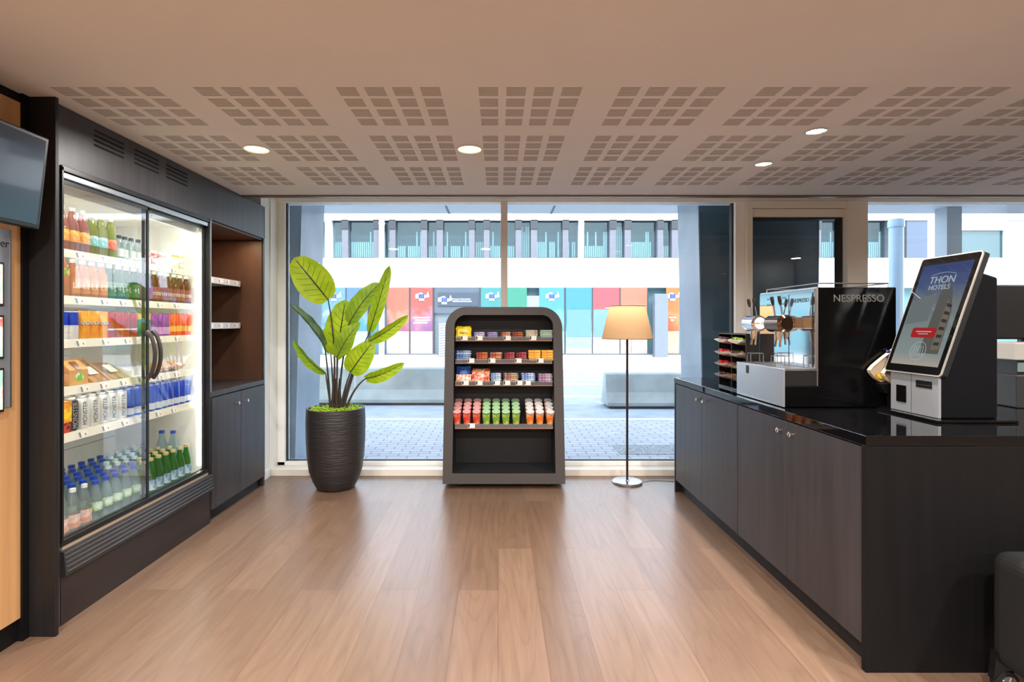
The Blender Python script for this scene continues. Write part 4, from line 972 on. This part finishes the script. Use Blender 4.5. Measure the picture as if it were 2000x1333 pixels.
# ------------------------------------------------------------------ snack scoop holder next to the kiosk
sc = thing('snack_holder', 'black holder with two cream card scoops of sweets, beside the kiosk screen', 'holder', (0, 0, 0))
MB().box(1.955, 2.06, 2.672, 2.728, .9175, .93).box(1.98, 2.05, 2.685, 2.715, .93, 1.0).prism([(1.945,1.0),(2.07,1.0),(2.07,1.05),(1.915,1.05)], 'y', 2.672, 2.728).build('stand_foot', M_black, sc, bev=.002)
M_card = mat('cream_card', (222,206,178), .6)
for dx, dz, ya, yb in ((0, 0, 2.700, 2.728), (.048, -.012, 2.670, 2.697)):
    path = [(2.012,1.222),(1.955,1.178),(1.905,1.137),(1.888,1.115),(1.892,1.10),(1.915,1.074),(1.942,1.055),(1.975,1.052),(2.03,1.085)]
    path = [(x_+dx, z_+dz) for x_, z_ in path]; m_ = MB(); inn = [(x_+.003, z_) for x_, z_ in path]
    m_.prism(path+inn[::-1], 'y', ya, yb)
    m_.prism(path, 'y', yb-.002, yb)
    m_.build('card_scoop', M_card, sc)
MB().box(1.985, 2.03, 2.701, 2.724, 1.175, 1.215).build('sweet_pack', two_tone('pack_blue', (20,24,70), (120,110,210), 40), sc)
MB().pillow(.05, .022, .03, c=(1.948, 2.712, 1.083)).build('sweet_pack', two_tone('pack_orange', (240,150,40), (250,220,60), 60), sc, smooth=True)

# ------------------------------------------------------------------ ordering kiosk
ki = thing('ordering_kiosk', 'black and grey tabletop ordering kiosk with a tilted touch screen', 'kiosk', (0,0,0))
MB().box(1.905, 2.26, 2.31, 2.685, .9175, .930).build('base_plate', M_blackg, ki, bev=.003)
MB().prism([(1.955,.930),(2.209,.930),(2.209,1.555),(2.115,1.585),(1.962,1.125),(1.955,1.12)], 'y', 2.352, 2.64).build('housing', mat('kiosk_body', (13,14,17), .45, spec=.12), ki, bev=.010, seg=3)
fpn = MB().box(1.943, 1.956, 2.350, 2.636, .931, 1.118).build('front_plate', mat('kiosk_grey', (150,154,160), .4, metal=.3), ki, bev=.002)
MB().box(1.9425, 1.9435, 2.503, 2.505, .935, 1.115).build('plate_seam', M_ink, fpn)
MB().box(1.940, 1.9435, 2.535, 2.595, .975, 1.055).build('card_reader', M_blackg, fpn)
MB().box(1.941, 1.9435, 2.385, 2.475, 1.058, 1.090).build('receipt_slot', M_black, fpn)
MB().box(1.9400, 1.9410, 2.390, 2.470, 1.068, 1.0725).build('slot_lip', M_steel, fpn)
pB, pT = Vector((1.935, 2.33, 1.118)), Vector((2.127, 2.33, 1.672))
up = (pT-pB).normalized(); HT = (pT-pB).length; WD = .335
nrm = Vector((-up.z, 0, up.x))    # towards -x and up
scr = thing('x', None, None); bpy.data.objects.remove(scr)
def SP(a, b_, c_=0): q = pB+Vector((0,1,0))*a+up*b_+nrm*c_; return (q.x, q.y, q.z)   # a: along +y (viewer's left), b: up, c: out
def slab(x0, x1, z0, z1, c0, c1, r):
    pts = dedup(rrect(x0, x1, z0, z1, r, 5)); n = len(pts)
    if abs(pts[0][0]-pts[-1][0])+abs(pts[0][1]-pts[-1][1]) < 1e-6: pts.pop(); n -= 1
    m_ = MB(); m_.add([SP(a, b_, c0) for a, b_ in pts]+[SP(a, b_, c1) for a, b_ in pts], [list(range(n))[::-1], list(range(n, 2*n))]+[[i, (i+1) % n, n+(i+1) % n, n+i] for i in range(n)])
    return m_
sb = slab(0, WD, 0, HT, -.030, 0, .014).build('screen_housing', mat('screen_back', (24,26,28), .35), ki)
slab(-.002, WD+.002, -.002, HT+.002, -.004, .002, .016).build('screen_rim', mat('rim_light', (200,198,190), .25, metal=.6), sb)
slab(.004, WD-.004, .004, HT-.004, .0015, .0032, .012).build('screen_glass', M_blackg, sb)
# picture shown on the screen
sm = bpy.data.materials.new('screen_picture'); sm.use_nodes = True; nt = sm.node_tree; nt.nodes.clear(); N = nt.nodes.new; L = nt.links.new
o_ = N('ShaderNodeOutputMaterial'); e = N('ShaderNodeEmission'); e.inputs[1].default_value = .55; uvn = N('ShaderNodeUVMap'); sp_ = N('ShaderNodeSeparateXYZ'); rp = N('ShaderNodeValToRGB')
L(uvn.outputs[0], sp_.inputs[0]); L(sp_.outputs[1], rp.inputs[0]); L(rp.outputs[0], e.inputs[0])
el = rp.color_ramp.elements; el[0].position = 0; el[0].color = lin((222,214,200)); el[1].position = 1; el[1].color = lin((56,84,150))
for ps, cc in ((.12,(176,190,190)),(.4,(160,176,176)),(.62,(140,150,156)),(.8,(84,110,160))):
    k = el.new(ps); k.color = lin(cc)
gg = N('ShaderNodeBsdfGlossy'); gg.inputs['Roughness'].default_value = .03; ad = N('ShaderNodeMixShader'); ad.inputs[0].default_value = .12
L(e.outputs[0], ad.inputs[1]); L(gg.outputs[0], ad.inputs[2]); L(ad.outputs[0], o_.inputs[0])
bz = .026
mb = MB(); mb.add([SP(bz,.04,.0036), SP(WD-bz,.04,.0036), SP(WD-bz,HT-.04,.0036), SP(bz,HT-.04,.0036)], [(0,1,2,3)]); mb.uv = [(0,0),(1,0),(1,1),(0,1)]
pic = mb.build('screen_display', sm, ki)
def spoly(pts, m, nm='screen_graphic', c_=.0042): return MB().poly([SP(a, b_, c_) for a, b_ in pts]).build(nm, m, pic)
spoly([(.05,.10),(.16,.10),(.15,.40),(.12,.455),(.085,.40),(.055,.30)], emis('scr_tower', (120,120,116), .5))
spoly([(.17,.26),(.30,.24),(.30,.36),(.17,.40)], emis('scr_block', (142,152,154), .5), c_=.0044)
spoly([(.055,.12),(.10,.12),(.095,.37),(.06,.30)], emis('scr_sand', (150,138,118), .5), c_=.0046)
for k in range(6): spoly([(.062,.14+k*.036),(.092,.14+k*.038),(.092,.155+k*.038),(.062,.155+k*.036)], emis('scr_dark', (70,78,84), .5), c_=.0049)
red = [(.10+x_, .175+z_) for x_, z_ in dedup(rrect(0, .14, 0, .05, .012, 4))]
spoly(red, emis('scr_red', (200,50,50), .6), c_=.0052)
spoly([(.125,.203),(.215,.203),(.215,.208),(.125,.208)], emis('scr_white', (205,212,218), .6), c_=.0056); spoly([(.14,.192),(.20,.192),(.20,.196),(.14,.196)], emis('scr_white', (205,212,218), .6), c_=.0056)
text('lettering', 'THON', .050, emis('scr_white', (205,212,218), .6), pic, SP(.165,.462,.0056), (0,-1,0), up)
text('lettering', 'HOTELS', .034, emis('scr_white', (205,212,218), .6), pic, SP(.170,.425,.0056), (0,-1,0), up)
arc = MB()
arc.tube([SP(.095+.14*k/10, .488+.012*math.sin(PI*k/10), .0056) for k in range(11)], .0009, n=4)
arc.tube([SP(.165+.045*math.cos(a*PI/12), .11+.045*math.sin(a*PI/12), .0056) for a in range(25)], .0012, n=4)
for k in range(-2, 3): arc.tube([SP(.165+k*.016, .085, .0056), SP(.165+k*.012, .135, .0056)], .0012, n=4)
arc.build('screen_graphic', emis('scr_white', (205,212,218), .6), pic)

# ------------------------------------------------------------------ till things at right edge
mo = thing('till_monitor', 'black monitor seen from behind at right edge of the counter', 'monitor', (3.05, 3.05, .9175))
MB().box(-.30, .34, -.02, .02, .345, .655).build('monitor_back', M_black, mo, bev=.008)
MB().box(-.05, .05, .0, .03, .01, .36).box(-.13, .13, -.09, .09, 0, .012).build('monitor_foot', M_black, mo, bev=.003)
pr_ = thing('receipt_printer', 'pale till printer with yellow lights below the black monitor', 'printer', (2.78, 2.80, .9175))
MB().box(-.12, .28, -.07, .1, 0, .17).build('printer_base', mat('printer_dark', (46,46,48), .45), pr_, bev=.006)
MB().box(-.12, .28, -.06, .1, .245, .335).build('printer_top', mat('printer_pale', (190,186,180), .45), pr_, bev=.006)
MB().box(-.10, .26, -.05, .09, .17, .245).build('printer_middle', M_black, pr_)
MB().box(-.10, .0, -.055, -.0515, .185, .232).build('printer_panel', mat('panel_teal', (120,140,136), .4), pr_)
e_ = MB()
for k in range(2): e_.box(-.02+k*.04, .003+k*.04, -.062, -.0605, .262, .280)
e_.build('indicator_light', emis('ind_yellow', (255,210,60), 1.6), pr_)
MB().box(.075, .24, -.062, -.0605, .258, .284).build('indicator_label', emis('ind_white', (250,250,250), 1.1), pr_)

# ------------------------------------------------------------------ suitcase at right edge
su = thing('trolley_suitcase', 'black wheeled suitcase standing before the counter end at right edge', 'suitcase', (0,0,0))
MB().box(1.815, 2.25, 1.70, 1.98, .10, .52).build('case_body', mat('case_fabric', (12,12,13), .8), su, bev=.05, seg=5)
for xx in (1.845, 2.20):
    for yy in (1.74, 1.94):
        w = MB().lathe([(.0001,-.016),(.030,-.016),(.042,-.014),(.045,0),(.042,.014),(.030,.016),(.0001,.016)], M=Matrix.Rotation(PI/2, 3, 'X'), c=(xx, yy, .046), n=24).build('wheel', M_rub, su, smooth=True)
        hb = MB()
        for k in range(5):
            a = 2*PI*k/5; hb.tube([(xx, yy-.0175, .046), (xx+.026*math.cos(a), yy-.0175, .046+.026*math.sin(a))], .004, n=6)
        hb.lathe([(.024,-.001),(.029,-.001),(.029,.001),(.024,.001),(.024,-.001)], M=Matrix.Rotation(PI/2, 3, 'X'), c=(xx, yy-.0175, .046), n=24)
        hb.build('spokes', M_alu, w)
        MB().prism([(xx-.05,.06),(xx-.04,.16),(xx+.05,.12),(xx+.05,.093),(xx,.0925),(xx-.04,.065)], 'y', yy-.012, yy+.012).build('wheel_guard', M_black, w)

# ------------------------------------------------------------------ outside
def ground_mat(name, col, brick=None, noise=.06, sc_=3, rough=.85):
    if not brick: return mat(name, col, rough, noise=noise, nscale=sc_)
    m = bpy.data.materials.new(name); m.use_nodes = True; nt = m.node_tree; b = nt.nodes['Principled BSDF']; b.inputs['Roughness'].default_value = rough
    tc = nt.nodes.new('ShaderNodeTexCoord'); br = nt.nodes.new('ShaderNodeTexBrick'); br.inputs['Scale'].default_value = 1; br.inputs['Brick Width'].default_value = brick[0]; br.inputs['Row Height'].default_value = brick[1]; br.inputs['Mortar Size'].default_value = .008
    br.inputs['Color1'].default_value = lin(col); br.inputs['Color2'].default_value = lin([c*.93 for c in col]); br.inputs['Mortar'].default_value = lin([c*.72 for c in col])
    nt.links.new(tc.outputs['Object'], br.inputs[0]); nt.links.new(br.outputs[0], b.inputs['Base Color']); return m
GZ = -.10
setp(MB().box(-25, 30, 4.99, 8.0, GZ-.1, GZ).build('ground_paving', ground_mat('paver', (186,188,194), (.22,.11))), kind='structure')
setp(MB().box(-25, 30, 8.0, 8.14, GZ-.1, GZ+.005).build('ground_kerb', mat('kerb_stone', (215,215,212), .8)), kind='structure')
setp(MB().box(-25, 30, 8.14, 16.3, GZ-.1, GZ-.002).build('ground_road', ground_mat('asphalt', (158,166,176))), kind='structure')
setp(MB().box(-25, 30, 16.3, 23, GZ-.1, GZ+.03).build('ground_pavement', ground_mat('far_paving', (205,202,198), (.6,.4))), kind='structure')
rl = MB()
for y0, y1 in ((10.55,10.7),(12.6,12.85),(13.7,13.9)): rl.box(-25, 30, y0, y1, GZ-.002, GZ+.002)
setp(rl.build('ground_road_marking', mat('road_white', (235,235,232), .7)), kind='structure')
dg = MB().box(1.35, 2.3, 5.9, 6.35, GZ, GZ+.004).build('drain_grate', two_tone('grate', (96,98,102), (160,162,166), 60, rough=.6)); setp(dg, 'grey metal drain grate in the paving outside behind the floor lamp', 'drain cover')
# concrete barriers
M_conc = mat('concrete_barrier', (170,176,174), .85, noise=.08, nscale=2.5, bump=.1)
def barrier(x0, x1, y, h, label):
    t = thing('concrete_barrier', label, 'barrier', (0, y, GZ), group='concrete road barriers')
    a = .05
    b_ = MB().prism([(-.28,.04),(-.28,.10),(-.17,.27),(-.11,h-.03),(-.08,h),(.08,h),(.11,h-.03),(.17,.27),(.28,.10),(.28,.04)], 'x', x0, x1)
    b_.build('barrier_body', M_conc, t, bev=.015)
    nf = max(2, int((x1-x0)/1.2)); f_ = MB()
    MB().box(x0+.05, x1-.05, -.25, .25, .004, .041).build('barrier_foot', mat('foot_dark', (70,72,74), .9), t)
    for k in range(2):
        xx = x0+(x1-x0)*(.35+.4*k); MB().lathe([(.02,-.004),(.02,.001)], M=Matrix.Rotation(PI/2,3,'X'), c=(xx,-.128,h*.72), n=12).build('lifting_hole', M_ink, t)
barrier(-3.6, .95-.05, 9.75, .66, 'long concrete road barrier outside, behind the plant pot')
barrier(1.86, 4.6, 9.35, .60, 'concrete road barrier outside, behind the floor lamp')
barrier(5.0, 9.0, 9.6, .60, 'concrete road barrier outside, behind the coffee machine')
# stone piers
M_pier = mat('pier_stone', (140,152,166), .35, noise=.07, nscale=2, bump=.03); M_pierd = mat('pier_dark', (64,84,98), .22, noise=.1, nscale=1.5)
def pier(x0, x1, y0, y1, lean0, m, label, face):
    t = thing('stone_pier', label, 'pillar', (0,0,0), group='stone piers outside')
    zt = 2.749
    vs = [(x0+lean0[0],y0,GZ),(x1+lean0[1],y0,GZ),(x1+lean0[1],y1,GZ),(x0+lean0[0],y1,GZ),(x0,y0,zt),(x1,y0,zt),(x1,y1,zt),(x0,y1,zt)]
    MB().add(vs, [(0,3,2,1),(4,5,6,7),(0,1,5,4),(1,2,6,5),(2,3,7,6),(3,0,4,7)]).build('pier_shaft', m, t)
    if face:
        e = .012
        MB().add([(x0+lean0[0]+e,y0-.012,GZ),(x1+lean0[1]-e,y0-.012,GZ),(x1+lean0[1]-e,y0-.001,GZ),(x0+lean0[0]+e,y0-.001,GZ),(x0+e,y0-.012,zt),(x1-e,y0-.012,zt),(x1-e,y0-.001,zt),(x0+e,y0-.001,zt)], [(0,3,2,1),(4,5,6,7),(0,1,5,4),(1,2,6,5),(2,3,7,6),(3,0,4,7)]).build('cladding', face, t)
pier(-3.2, -1.95, 5.3, 5.98, (0,-.075), M_pier, 'grey blue stone pier outside at the left end of the window', None)
pier(1.985, 3.20, 5.3, 5.9, (.06,-.02), M_pier, 'dark faced stone pier outside behind the capsule rack', M_pierd)
# canopy and an unseen building mass above the room, added to block the sun
setp(MB().box(-25, 30, 5.02, 6.75, 2.75, 3.0).build('ceiling_canopy', mat('canopy_white', (225,228,230), .6)), kind='structure')
setp(MB().box(-25, 30, -8, 6.75, 3.0, 11.5).build('wall_upper_sunblock', mat('upper_wall', (200,198,194), .8)), kind='structure')
setp(MB().box(-25, 30, 4.99, 5.04, 2.56, 2.75).build('wall_lintel', M_white), kind='structure')
for x0 in (-.72, .62, 2.6):
    pass
cj = MB()
for xx in (-.62, .67, 3.45): cj.box(xx-.012, xx+.012, 5.04, 6.75, 2.744, 2.7502)
setp(cj.build('trim_3', M_qr), kind='structure')
# slim steel columns outside at the right
for xx, yy, r, lab in ((5.98, 8.0, .095, 'pale blue round steel column outside beyond the coffee machine'),):
    t = thing('steel_column', lab, 'column', (xx, yy, GZ))
    MB().lathe([(r,0),(r,2.99)], n=24).build('column_shaft', mat('pale_blue', (160,184,206), .35), t, smooth=True)
    MB().lathe([(r*1.15,2.90),(r*1.15,2.98),(r*1.02,3.02),(.0001,3.03)], n=24).build('column_cap', mat('pale_blue', (160,184,206), .35), t, smooth=True)
t = thing('canopy_post', 'grey square canopy post outside beyond the kiosk screen', 'post', (5.45, 6.45, GZ))
MB().box(-.09, .09, -.09, .09, 0, 2.848).build('post_shaft', mat('post_grey', (168,178,188), .4), t)
# opposite building
FYB = 23.0
def fx(px): return (px-CX)*FYB/F
def fz(py): return CH+(CY-py)*FYB/F
ob = thing('office_building', 'white panelled office building across the street with ribbon windows', 'building', (0, FYB, 0))
M_pan = mat('white_panel', (236,236,236), .55); M_fin = mat('fin_grey', (112,112,120), .5); M_jt = mat('joint_grey', (150,150,152), .7)
XL, XR = fx(380), fx(2250)
MB().box(XL, XR, 0, .4, fz(504)*1, 0+fz(504)+.001).build('window_sill_line', M_pan, ob)
sp1 = MB().box(XL, XR, 0, .5, fz(562), fz(504)).build('spandrel', M_pan, ob)
MB().box(XL, XR, 0, .5, fz(430), 9.2).build('upper_wall', M_pan, ob)
MB().box(XL, XR, .9, 1.1, GZ, 9.2).build('core_wall', mat('core_dark', (100,134,140), .6), ob)
jt = MB()
for k in range(-5, 18):
    xx = fx(861+76.3*k); jt.box(xx-.02, xx+.02, -.004, .01, fz(562), fz(504)); jt.box(xx-.02, xx+.02, -.004, .01, fz(430), 9.2)
jt.build('panel_joint', M_jt, ob)
MB().box(XL, XR, -.06, .0, fz(430)-.03, fz(430)+.05).build('window_head', mat('head_grey', (170,172,174), .5), ob)
M_fglz = glass('facade_glass', (222,240,242), .14, fres=False)
M_bl = mat('blind_pale', (226,232,232), .7); M_bd = mat('room_dark', (96,134,142), .8)
edges = [(636,648),(668,680),(730,741),(761,772),(823,834),(853,865),(916,927),(945,956),(1007,1018),(1037,1049),(1099,1110),(1130,1140),(1191,1203),(1220,1232),(1284,1295),(1312,1324),(1375,1386),(1405,1416),(1468,1480),(1498,1510),(1562,1573),(1592,1603),(1640,1652),(1680,1684),(1734,1742)]
for i, (a, b_) in enumerate(edges):
    white = (a in (1130, 636))
    MB().box(fx(a), fx(b_), -.02 if not white else -.1, .5, fz(504), fz(430)).build('fin', M_pan if white else M_fin, ob)
    if not white: MB().box(fx(a)-.02, fx(b_)+.02, -.06, .02, fz(448), fz(430)).build('fin_cap', mat('fin_cap', (60,62,66), .5), ob)
for i in range(len(edges)-1):
    a, b_ = edges[i][1], edges[i+1][0]
    if a >= 1680 and b_ > 1742: break
    w = MB().box(fx(a), fx(b_), .18, .22, fz(504), fz(504)+.05).box(fx(a), fx(b_), .18, .22, fz(430)-.05, fz(430)).build('window', M_gask, ob)
    MB().box(fx(a), fx(b_), .20, .21, fz(504)+.05, fz(430)-.05).build('pane', M_fglz, w)
    bl = MB(); x_ = fx(a)+.03; zt = fz(random.choice((470, 478, 440)))
    while x_ < fx(b_)-.06:
        if random.random() < .93: bl.box(x_, x_+.06, .42, .44, fz(504), zt if random.random() < .8 else fz(450))
        x_ += .09
    if bl.v: bl.build('blinds', M_bl, w)
# right part of the facade: blank panel, wall and a larger window
MB().box(fx(1770), fx(1811), -.02, .5, fz(504), fz(428)).build('blank_panel', mat('blank_blue', (84,96,116), .4), ob)
MB().box(fx(1811), fx(1868), -.02, .5, fz(504), fz(430)).build('upper_wall', M_pan, ob)
MB().box(fx(1742), fx(1770), -.01, .5, fz(504), fz(430)).build('fin', M_gask, ob)
MB().box(fx(1868), fx(1962), .10, .5, fz(560), fz(450)).build('window', mat('teal_glass', (50,84,94), .15), ob)
MB().box(fx(1868), XR, -.02, .5, fz(450), fz(430)).build('upper_wall', M_pan, ob)
MB().box(fx(1962), XR, -.02, .5, fz(504), fz(450)).build('upper_wall', M_pan, ob)
dp = MB().tube([(fx(748), -.25, GZ+.1), (fx(748), -.25, 9.0)], .12, n=16)
for zz in (.9, 3.3, 5.6): dp.tube([(fx(748), -.25, zz), (fx(748), -.25, zz+.06)], .14, n=16)
dp.build('downpipe', mat('pipe_white', (228,228,232), .5), ob, smooth=True)
# ground floor
gz0, gz1, gz2 = fz(691), fz(647), fz(562)
MB().box(XL, XR, .0, .5, GZ+.03, gz0-.02).build('plinth', mat('plinth', (216,214,210), .7), ob)
MB().box(XL, XR, -.03, .3, gz0-.05, gz0).build('window_sill', mat('sill_dark', (96,100,106), .5), ob)
MB().box(XL, XR, .32, .4, gz0, gz2).build('shopfront_backing', M_bd, ob)
M_mul = mat('shop_mullion', (56,60,66), .5)
mm = [(675,677),(718,720),(799,802),(845,848),(937,939),(1102,1105),(1156,1158),(1210,1212),(1264,1266)]
for a, b_ in mm: MB().box(fx(a), fx(b_), -.02, .3, gz0, gz2).build('mullion', M_mul, ob)
MB().box(fx(848), fx(937), .02, .25, fz(612), gz2).build('entrance_fascia', mat('fascia_grey', (86,96,108), .5), ob)
MB().box(fx(848), fx(937), .15, .25, GZ+.03, fz(612)).build('entrance_door', mat('entrance_glass', (120,134,142), .3), ob)
MB().box(fx(1029), fx(1053), -.02, .2, gz0, fz(578)).build('pillar', mat('pillar_grey', (136,138,152), .6), ob)
MB().box(fx(1274), fx(1299), -.4, -.05, fz(702), fz(575)).build('pillar', mat('pillar_grey2', (118,126,138), .6), ob)
def grad_poster(name, top, bot, acc):
    m = bpy.data.materials.new(name); m.use_nodes = True; nt = m.node_tree; b = nt.nodes['Principled BSDF']; b.inputs['Roughness'].default_value = .5
    N = nt.nodes.new; L = nt.links.new
    uvn = N('ShaderNodeUVMap'); sp_ = N('ShaderNodeSeparateXYZ'); L(uvn.outputs[0], sp_.inputs[0])
    nz = N('ShaderNodeTexNoise'); nz.inputs['Scale'].default_value = 1.1; nz.inputs['Detail'].default_value = 3; tc = N('ShaderNodeTexCoord'); L(tc.outputs['Object'], nz.inputs[0])
    ma = N('ShaderNodeMath'); ma.operation = 'MULTIPLY_ADD'; ma.inputs[1].default_value = 1.0; nz.inputs['Scale'].default_value = 1.6; L(nz.outputs[0], ma.inputs[0]); L(sp_.outputs[1], ma.inputs[2])
    rp = N('ShaderNodeValToRGB'); e = rp.color_ramp.elements; e[0].position = .55; e[0].color = lin(bot); e[1].position = .99; e[1].color = lin(top)
    k = e.new(.85); k.color = lin(acc); L(ma.outputs[0], rp.inputs[0]); L(rp.outputs[0], b.inputs['Base Color'])
    return m
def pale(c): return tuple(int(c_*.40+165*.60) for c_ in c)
def quad_uv(x0, x1, z0, z1, y=.0):
    mb = MB(); mb.box(x0, x1, y, y+.02, z0, z1); mb.uv = [(0,0),(1,0),(1,0),(0,0),(0,1),(1,1),(1,1),(0,1)]; return mb
M_flag = mat('flag_blue', (20,70,170), .5); M_star = mat('flag_star', (245,210,60), .5); M_lw = mat('logo_white', (245,245,245), .5)
def eu_logo(cx, cz, s, par, y):
    cz += .02
    MB().add([(cx-s*1.2, y, cz-s*.4),(cx-s*1.2, y, cz+s*.35),(cx-.1*s, y, cz+s*.75),(cx+.9*s, y, cz+s*.1),(cx+1.25*s, y, cz+s*.95),(cx+1.5*s, y, cz-s*.1),(cx+.5*s, y, cz-s*.4),(cx+.5*s, y, cz-s*.85),(cx-.5*s, y, cz-s*.85),(cx-.5*s, y, cz-s*.4)], [list(range(10))]).build('logo_swoosh', M_lw, par)
    f_ = MB().box(cx-.55*s, cx+.55*s, y-.012, y-.004, cz-.42*s, cz+.42*s).build('logo_flag', M_flag, par)
    r_ = MB()
    for k in range(12):
        a = 2*PI*k/12; q = .24*s; w = .028*s; px_, pz_ = cx+q*math.cos(a), cz+q*math.sin(a); r_.box(px_-w, px_+w, y-.016, y-.0125, pz_-w, pz_+w)
    r_.build('logo_star_ring', M_star, par)
def poster(a, b_, top, bot, acc, label, logo=False, lower=True, txt=None):
    t = thing('window_poster', label, 'poster', (0, FYB, 0), group='printed posters on the opposite building')
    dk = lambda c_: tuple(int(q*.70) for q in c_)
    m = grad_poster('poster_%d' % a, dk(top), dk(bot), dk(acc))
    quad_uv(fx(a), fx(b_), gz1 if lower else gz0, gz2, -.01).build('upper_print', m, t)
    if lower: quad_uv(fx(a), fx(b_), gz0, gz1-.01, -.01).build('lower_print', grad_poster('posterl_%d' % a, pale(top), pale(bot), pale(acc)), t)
    if logo: eu_logo((fx(a)+fx(b_))/2, fz(580), .22, t, -.03)
    if txt:      # lines of small print, too small to read in the photo
        w0, w1 = fx(a)+.12, fx(b_)-.12
        for k in range(txt): MB().box(w0+(.08 if k % 2 else 0), w1-(.1 if k == txt-1 else 0), -.018, -.0105, fz(622)-k*.11, fz(622)-k*.11+.05).build('small_print', M_lw, t)
    return t
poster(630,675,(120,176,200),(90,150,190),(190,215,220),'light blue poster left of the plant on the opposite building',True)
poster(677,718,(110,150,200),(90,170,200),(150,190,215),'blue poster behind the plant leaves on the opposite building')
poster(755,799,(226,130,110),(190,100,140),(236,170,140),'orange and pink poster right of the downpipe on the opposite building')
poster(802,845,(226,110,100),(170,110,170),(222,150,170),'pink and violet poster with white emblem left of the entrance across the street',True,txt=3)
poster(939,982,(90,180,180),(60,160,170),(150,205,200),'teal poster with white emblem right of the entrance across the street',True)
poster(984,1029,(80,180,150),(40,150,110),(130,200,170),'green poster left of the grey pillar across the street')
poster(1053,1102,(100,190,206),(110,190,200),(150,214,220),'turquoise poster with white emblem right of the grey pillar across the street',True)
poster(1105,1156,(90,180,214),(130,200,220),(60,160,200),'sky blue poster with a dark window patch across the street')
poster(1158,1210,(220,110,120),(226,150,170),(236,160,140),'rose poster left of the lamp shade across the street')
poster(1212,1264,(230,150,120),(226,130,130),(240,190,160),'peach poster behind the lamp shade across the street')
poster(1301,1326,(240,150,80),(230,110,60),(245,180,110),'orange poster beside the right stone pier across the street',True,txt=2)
for a, b_ in ((1107,1154),(1159,1195)):
    MB().box(fx(a), fx(b_), FYB-.03+0, FYB-.012, fz(658), fz(605)).build('x', M_bd)
for o in [o for o in bpy.data.objects if o.name.startswith('x') and o.type == 'MESH' and o.parent is None]:
    o.name = 'window'; o.parent = ob; o.location = (0, -FYB, 0)
sgn = thing('fascia_sign', 'dark entrance sign with white emblem and white lettering across the street', 'sign', (0, FYB, 0))
MB().box(fx(856), fx(934), -.03, .015, fz(598), fz(572)).build('sign_board', mat('sign_dark', (66,78,92), .5), sgn)
eu_logo(fx(868), fz(587), .22, sgn, -.05)
text('lettering', 'European Commission', .088, M_lw, sgn, (fx(901), -.034, fz(584.5)), (1,0,0), (0,0,1))
MB().box(fx(884), fx(921), -.036, -.0305, fz(590), fz(588)).build('small_print', M_lw, sgn)
zb = MB()
for k in range(14): zb.add([(fx(858), -.05, fz(700)+.11*k), (fx(876), -.05, fz(700)+.11*k+.05), (fx(876), -.05, fz(700)+.11*k+.10), (fx(858), -.05, fz(700)+.11*k+.05)], [(0,1,2,3)])
zs = thing('striped_banner', 'grey banner with white stripes beside the entrance across the street', 'banner', (0, FYB, 0))
MB().box(fx(856), fx(877), -.045, .0, fz(702), fz(622)).build('banner_board', mat('banner_grey', (110,118,126), .5), zs); zb.build('stripe', M_lw, zs)
op = thing('street_pole', 'thin orange ladder pole across the street by the right pier', 'pole', (fx(1321), 21.5, GZ+.03))
MB().tube([(0,0,0),(0,0,4.25)], .05, n=10).tube([(.16,0,0),(.16,0,4.25)], .03, n=8).build('pole_shaft', mat('pole_orange', (224,140,84), .6), op)
